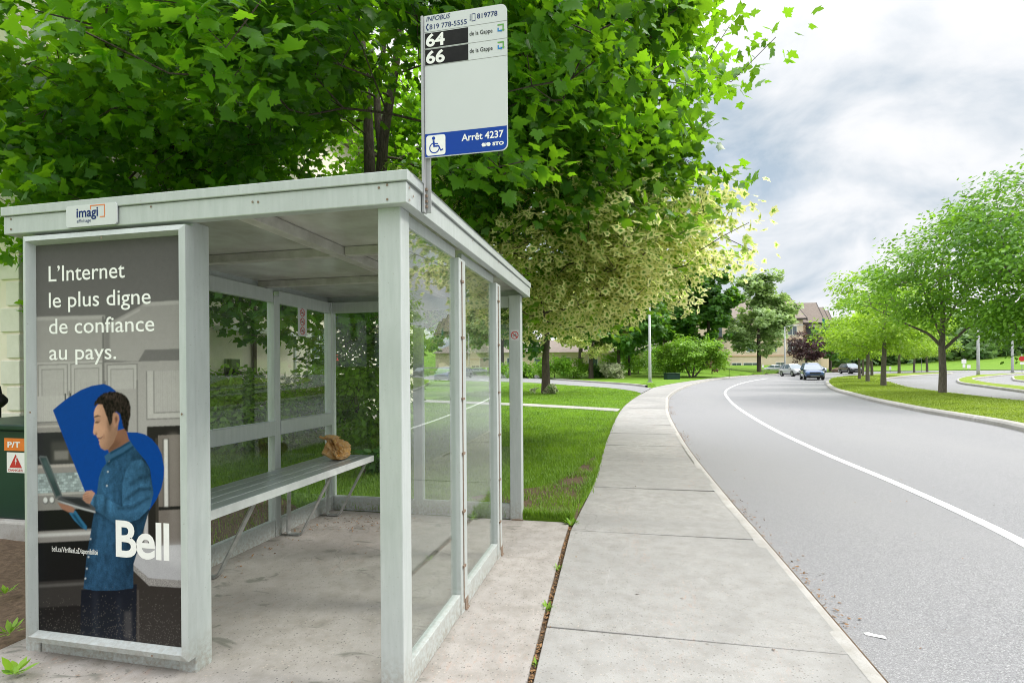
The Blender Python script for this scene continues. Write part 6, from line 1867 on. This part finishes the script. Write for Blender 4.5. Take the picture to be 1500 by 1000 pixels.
lp = S(952, 47.5); lamp_post("street lamp on the lawn by the driveway mouth, its top lost in leaves", gz(lp), 8.0, 1.6, 0.15, YAW)
lp = S(1150, 77); lamp_post("street lamp behind the parked white car", (lp[0], lp[1], lawn_z(*lp)), 6.7, 2.2, 0.12, YAW)
lp = S(1433, 58); lamp_post("thick lamp post on the side island under the right hand leaves", (lp[0], lp[1], T(*lp)), 8.5, 1.8, 0.17, YAW + PI)
lp = S(1483, 74); lamp_post("lamp post beside the red octagonal sign at the right edge", (lp[0], lp[1], T(*lp)), 8.5, 1.8, 0.17, YAW + PI)


def sign_post(name, label, loc, h, panels, cat="sign", r=0.035):
    t = thing(name, label, cat, loc); t['_w'] = (0, 0, 0); t.rotation_euler = (0, 0, YAW - 0.35)
    mb = MB(); mb.tube([(0, 0, -0.1), (0, 0, h)], r, 8); mb.build("post", M['pole'], t, 0, True)
    for (z, w_, h_, mat, shp) in panels:
        mb = MB(); pl = plane((0, -r - 0.004, z), (1, 0, 0), (0, 0, 1))
        pts = [(w_ / 2 * math.cos(R(22.5 + 45 * k)), h_ / 2 + h_ / 2 * math.sin(R(22.5 + 45 * k))) for k in range(8)] if shp == 8 else [(-w_ / 2, 0), (w_ / 2, 0), (w_ / 2, h_), (-w_ / 2, h_)]
        mb.prism(pl, pts, 0, -0.02); mb.build("panel", M[mat], t)
    return t


p = S(1412, 96); sign_post("white_sign", "pair of white sign boards on one post across the right hand road", (p[0], p[1], T(*p)), 2.2, [(1.25, 0.7, 0.75, 'lettering', 4), (0.45, 0.4, 0.7, 'lettering', 4)])
p = S(1419, 97); sign_post("white_sign", "low white sign board right of the taller pair of boards", (p[0], p[1], T(*p)), 1.0, [(0.35, 0.55, 0.6, 'lettering', 4)])
p = S(1350, 92); sign_post("street_name_sign", "green street name blade on a thin post behind the median trees", (p[0], p[1], T(*p)), 3.2, [(2.95, 1.1, 0.24, 'green_print', 4)])
p = S(1497, 72); sign_post("stop_sign", "red octagonal sign at the right edge of the view", (p[0], p[1], T(*p)), 2.5, [(1.5, 0.75, 0.75, 'red_print', 8), (1.1, 0.45, 0.3, 'lettering', 4)])
p = S(1304, 92); sign_post("marker_post", "short white marker post between the far median trunks", (p[0], p[1], T(*p)), 0.9, [(0.3, 0.3, 0.6, 'lettering', 4)])
p = S(1117.5, 76); sign_post("lawn_sign", "small pale sign on a stake on the lawn bank", gz(p), 1.25, [(0.8, 0.28, 0.35, 'lettering', 4)])
p = S(1068, 62)
mb = MB(); mb.tube([(0, 0, -0.1), (0, 0, 0.8), (0.12, 0, 0.95), (0.3, 0, 0.93), (0.34, 0, 0.8)], 0.03, 8)
o = mb.build("bent_rail", M['castiron'], None, 0, True); o.location = gz(p); o.rotation_euler = (0, 0, YAW); tag(o, "black bent pipe standing in the lawn by the sidewalk", "pipe rail")
p = S(984, 56); ub = thing("utility_box", "dark green low utility box under the lime green bush", "utility box", gz(p)); ub['_w'] = (0, 0, 0); ub.rotation_euler = (0, 0, YAW + 0.2)
mb = MB(); mb.box(-0.75, 0.75, -0.4, 0.4, -0.05, 0.62); mb.build("body", M['cabinet_green'], ub, 0.03)
mb = MB(); mb.box(-0.8, 0.8, -0.45, 0.45, 0.622, 0.70); mb.build("lid", M['cabinet_green'], ub, 0.03)
p = S(1233, 98)
bg = bmesh.new(); bmesh.ops.create_icosphere(bg, subdivisions=3, radius=1.0)
for v in bg.verts:
    k = 1 + 0.3 * mn.noise(v.co * 1.5); v.co = Vector((v.co.x * 1.6 * k, v.co.y * 0.9 * k, v.co.z * 0.6 * k))
me = bpy.data.meshes.new("boulder"); bg.to_mesh(me); bg.free(); me.materials.append(simple("pink_granite", (0.36, 0.25, 0.2), (0.25, 0.18, 0.15), 3, 0.9, 0, 0.2, 0.5))
o = bpy.data.objects.new("boulder", me); COL.objects.link(o); o.location = (p[0], p[1], lawn_z(*p) + 0.2); tag(o, "pinkish boulder on the grass beyond the cars", "boulder")


# ================================================================== CARS
def car(label, cat, name, loc, rz, paint, typ):
    t = thing(name, label, cat, loc); t['_w'] = (0, 0, 0); t.rotation_euler = (0, 0, rz)
    if typ == 'suv':
        st = [(-2.28, .48, .92, .78), (-2.2, .36, 1.04, .88), (-1.7, .30, 1.09, .92), (-0.6, .28, 1.07, .925), (.5, .28, 1.05, .925), (1.1, .28, 1.03, .92), (1.6, .30, .99, .90), (2.05, .34, .90, .86), (2.22, .40, .82, .80), (2.30, .46, .72, .72)]
        cab = [(-2.15, 1.10, 1.06, .855), (-1.72, 0.25, 1.56, .66), (-1.55, 0.0, 1.66, .58)]; hz, H_ = 0.80, 1.66; wx = (-1.36, 1.38); wr = 0.36
    elif typ == 'sedan':
        st = [(-2.35, .46, .86, .74), (-2.25, .34, .97, .85), (-1.7, .28, 1.00, .89), (-0.6, .26, .97, .90), (.5, .26, .95, .90), (1.1, .26, .93, .89), (1.7, .28, .87, .87), (2.1, .32, .78, .83), (2.28, .38, .70, .76), (2.35, .44, .62, .68)]
        cab = [(-1.95, 1.15, .95, .82), (-1.15, 0.30, 1.40, .62), (-0.95, 0.05, 1.47, .54)]; hz, H_ = 0.68, 1.47; wx = (-1.42, 1.42); wr = 0.33
    else:
        st = [(-2.75, .55, 1.0, .86), (-2.7, .48, 1.08, .93), (-1.7, .42, 1.08, .96), (-0.6, .40, 1.08, .97), (.5, .40, 1.12, .97), (1.2, .40, 1.14, .97), (2.0, .42, 1.12, .95), (2.5, .46, 1.06, .92), (2.68, .52, .98, .86), (2.75, .58, .88, .80)]
        cab = [(-0.95, 1.55, 1.10, .90), (-0.75, 0.75, 1.72, .70), (-0.6, 0.5, 1.80, .62)]; hz, H_ = 0.92, 1.80; wx = (-1.75, 1.75); wr = 0.40
    mb = MB(); rows = []
    for (x, z0, z1, w_) in st:
        h = z1 - z0
        rows.append([(x, s * a, z) for s, a, z in ((-1, w_ * 0.88, z0), (-1, w_ * 0.98, z0 + h * 0.16), (-1, w_, z0 + h * 0.55), (-1, w_ * 0.97, z1 - h * 0.12), (-1, w_ * 0.86, z1), (-1, w_ * 0.4, z1 + 0.03), (1, w_ * 0.4, z1 + 0.03), (1, w_ * 0.86, z1), (1, w_ * 0.97, z1 - h * 0.12), (1, w_, z0 + h * 0.55), (1, w_ * 0.98, z0 + h * 0.16), (1, w_ * 0.88, z0))])
    k = 12
    for A, B in zip(rows, rows[1:]): mb.add(A + B, [(i, (i + 1) % k, (i + 1) % k + k, i + k) for i in range(k)])
    mb.add(rows[0], [tuple(range(k))]); mb.add(rows[-1], [tuple(range(k))])
    mb.build("body", paint, t, 0, 'weld')
    c0, c1, c2 = cab
    q = lambda c: [(c[0], -c[3], c[2]), (c[1], -c[3], c[2]), (c[1], c[3], c[2]), (c[0], c[3], c[2])]
    f = [(0, 1, 5, 4), (1, 2, 6, 5), (2, 3, 7, 6), (3, 0, 4, 7)]
    mb = MB(); mb.add(q(c0) + q(c1), f); mb.build("windows", M['carglass'], t)
    mb = MB(); mb.add(q(c1) + q(c2), f + [(4, 5, 6, 7)])
    for s in (-1, 1):
        L_ = lambda x0, x1, y0=c0[3], y1=c1[3]: mb.bar([(x0, s * (y0 + 0.004), c0[2]), (x1, s * (y1 + 0.004), c1[2])], 0.07, 0.03, (1, 0, 0))
        L_(c0[1], c1[1]); L_(c0[0], c1[0]); L_((c0[0] + c0[1]) / 2 - 0.1, (c1[0] + c1[1]) / 2 - 0.05)
        if typ == 'suv': L_(c0[0] + 0.75, c1[0] + 0.55)
    mb.build("roof", paint, t, 0.01)
    for s in (-1, 1):
        mb = MB(); mb.obox((cab[0][1] - 0.2, s * (c0[3] + 0.13), c0[2] + 0.08), ((1, 0, 0), (0, 1, 0), (0, 0, 1)), (0.07, 0.1, 0.07)); mb.build("mirror", paint, t, 0.02)
        fx = st[-2][0]
        mb = MB(); mb.add([(fx - 0.22, s * 0.86, hz + 0.07), (fx + 0.045, s * 0.52, hz + 0.01), (fx + 0.045, s * 0.52, hz - 0.10), (fx - 0.2, s * 0.875, hz - 0.07), (fx - 0.3, s * 0.7, hz + 0.06), (fx - 0.1, s * 0.5, hz + 0.03), (fx - 0.1, s * 0.5, hz - 0.1), (fx - 0.3, s * 0.7, hz - 0.07)],
                          [(0, 1, 2, 3), (0, 4, 5, 1), (3, 2, 6, 7), (1, 5, 6, 2), (0, 3, 7, 4), (4, 7, 6, 5)]); mb.build("headlight", M['lens'], t)
        for x in wx:
            mb = MB(); y = s * 0.80
            mb.tube([(x, y - 0.12, wr), (x, y - 0.09, wr), (x, y + 0.09, wr), (x, y + 0.12, wr)], [wr * 0.9, wr, wr, wr * 0.9], 20)
            wheel = mb.build("wheel", M['tyre'], t, 0, False)
            mb = MB(); yy = y + s * 0.121
            mb.tube([(x, yy, wr), (x, yy + s * 0.012, wr)], [wr * 0.62, wr * 0.55], 14)
            for q_ in range(5):
                a = 2 * PI * q_ / 5
                mb.obox((x + math.cos(a) * wr * 0.35, yy + s * 0.014, wr + math.sin(a) * wr * 0.35), ((math.cos(a), 0, math.sin(a)), (0, 1, 0), (-math.sin(a), 0, math.cos(a))), (wr * 0.27, 0.008, wr * 0.06))
            mb.build("rim", M['rim'], wheel)
            mb = MB(); mb.ring(plane((x, s * 0.928 if typ != 'sedan' else s * 0.905, wr + 0.02), (1, 0, 0), (0, 0, 1)), (0, 0), wr * 1.0, wr * 1.2, 0, 18, 0, -0.2, PI + 0.2); mb.build("wheel_arch", M['plastic'], t)
    fx = st[-1][0]
    mb = MB(); mb.box(fx - 0.15, fx + 0.03, -0.48, 0.48, hz - 0.17, hz + 0.01); mb.build("grille", M['plastic'], t, 0.02)
    mb = MB(); mb.box(fx - 0.3, fx + 0.035, -0.72, 0.72, st[-1][1] - 0.14, st[-1][1] + 0.05); mb.build("bumper", M['plastic'], t, 0.03)
    mb = MB(); mb.box(fx + 0.036, fx + 0.046, -0.4, 0.4, st[-1][1] - 0.06, st[-1][1] - 0.01); mb.build("skid_trim", M['rim'], t)
    mb = MB(); mb.box(-2.0, 2.0, -0.78, 0.78, 0.2, 0.42); mb.build("underbody", M['plastic'], t)
    if typ == 'pickup':
        mb = MB(); mb.box(-2.7, -0.98, -0.9, 0.9, 1.085, 1.10); mb.build("bed_cover", M['plastic'], t)
    return t


def toward(p, turn):
    """heading: at the camera, turned by 'turn'"""
    return math.atan2(-p[1], -p[0]) + turn


for (u, d, turn, pm, typ, nm, lb, cat) in ((1189, 54.5, 0.13, 'bluepaint', 'suv', "suv", "dark blue SUV driving towards the camera in the bend, nearest of the cars", "car"),
                                           (1162, 70.0, 0.48, 'silverpaint', 'suv', "parked_car", "white hatchback parked at the kerb, left of the blue SUV", "car"),
                                           (1187, 76.0, 0.5, 'greypaint', 'pickup', "pickup_truck", "silver pickup truck half hidden behind the blue SUV", "pickup truck"),
                                           (1246, 82.0, 0.42, 'darkpaint', 'suv', "minivan", "charcoal car coming round the far bend, right of the others", "car")):
    p = S(u, d); car(lb, cat, nm, (p[0], p[1], T(*p) + ROAD_DZ + 0.003), toward(p, turn), M[pm], typ)
p = S(1141, 92)
car("white car half hidden by the lawn bank beside the street lamp", "car", "parked_car", (p[0], p[1], lawn_z(*p) - 0.35), toward(p, 1.2), M['silverpaint'], 'sedan')

# ================================================================== SKY AND SUN
SUN_EL, SUN_AZ = 44.0, 84.0        # azimuth from +Y towards +X
world = bpy.data.worlds.new("World"); sc.world = world; world.use_nodes = True
nt = world.node_tree; nt.nodes.clear(); L = nt.links
sky = N(nt, 'ShaderNodeTexSky', sky_type='NISHITA'); sky.sun_disc = False; sky.sun_elevation = R(SUN_EL); sky.sun_rotation = R(SUN_AZ); sky.dust_density = 1.5
tc = N(nt, 'ShaderNodeTexCoord'); vec = tc.outputs['Generated']
sp_ = N(nt, 'ShaderNodeSeparateXYZ'); L.new(vec, sp_.inputs[0])
zz = mth(nt, 'MAXIMUM', sp_.outputs[2], 0.0)
# clouds drift on a flat layer: project the direction onto it
den = mth(nt, 'ADD', zz, 0.55)
cx_ = mth(nt, 'DIVIDE', sp_.outputs[0], den); cy2_ = mth(nt, 'DIVIDE', sp_.outputs[1], den)
cv = N(nt, 'ShaderNodeCombineXYZ'); L.new(cx_, cv.inputs[0]); L.new(cy2_, cv.inputs[1])
mp = N(nt, 'ShaderNodeMapping'); mp.inputs['Rotation'].default_value = (0, 0, R(25)); mp.inputs['Scale'].default_value = (1.5, 1.7, 1); mp.inputs['Location'].default_value = (3.1, 1.7, 0); L.new(cv.outputs[0], mp.inputs[0])
n1 = noise(nt, 1.0, 9, 0.52, mp.outputs[0], 0.3)
n2 = noise(nt, 2.6, 8, 0.55, mp.outputs[0], 0.5)
n3 = noise(nt, 0.5, 3, 0.5, mp.outputs[0], 0.2)
shade = ramp(nt, mth(nt, 'ADD', mth(nt, 'MULTIPLY', n1, 0.65), mth(nt, 'MULTIPLY', n2, 0.35)), [(0.37, (0.47, 0.57, 0.67)), (0.43, (0.71, 0.765, 0.825)), (0.48, (0.89, 0.91, 0.94)), (0.54, (1.0, 1.0, 1.0))])
cover = ramp(nt, mth(nt, 'ADD', mth(nt, 'MULTIPLY', n3, 0.5), mth(nt, 'MULTIPLY', n1, 0.5)), [(0.32, 0.8), (0.42, 1.0)])
# overcast is brighter overhead; the jump above the view is added for top light
gain = mth(nt, 'MULTIPLY', 0.625, ramp(nt, mth(nt, 'MULTIPLY', zz, 1.0), [(0.0, 0.262), (0.42, 0.262), (0.52, 0.28), (0.85, 1.05)]))
gain = mth(nt, 'MULTIPLY', gain, 4.0)
cl_ = N(nt, 'ShaderNodeVectorMath', operation='SCALE'); L.new(shade, cl_.inputs[0]); L.new(gain, cl_.inputs['Scale'])
sk = N(nt, 'ShaderNodeVectorMath', operation='SCALE'); L.new(sky.outputs[0], sk.inputs[0]); sk.inputs['Scale'].default_value = 0.12
col = mixc(nt, cover, sk.outputs[0], cl_.outputs[0])
bgd = N(nt, 'ShaderNodeBackground'); L.new(col, bgd.inputs[0]); bgd.inputs[1].default_value = 1.0
wo = N(nt, 'ShaderNodeOutputWorld'); L.new(bgd.outputs[0], wo.inputs[0])

sd = bpy.data.lights.new("sun", 'SUN'); sd.energy = 2.0; sd.angle = R(12); sd.color = (1.0, 0.96, 0.9)
so = bpy.data.objects.new("sun", sd); COL.objects.link(so)
dv = Vector((math.sin(R(SUN_AZ)) * math.cos(R(SUN_EL)), math.cos(R(SUN_AZ)) * math.cos(R(SUN_EL)), math.sin(R(SUN_EL))))
so.rotation_euler = dv.to_track_quat('Z', 'Y').to_euler()
so.location = dv * 60

sc.view_settings.view_transform = 'Standard'
sc.view_settings.look = 'None'
sc.view_settings.exposure = 0.7
sc.view_settings.gamma = 1.0
sc.view_settings.use_curve_mapping = False
sc.cycles.max_bounces = 8
sc.cycles.diffuse_bounces = 4
sc.cycles.glossy_bounces = 4
sc.cycles.transparent_max_bounces = 16
sc.cycles.use_denoising = True
sc.cycles.filter_width = 1.0
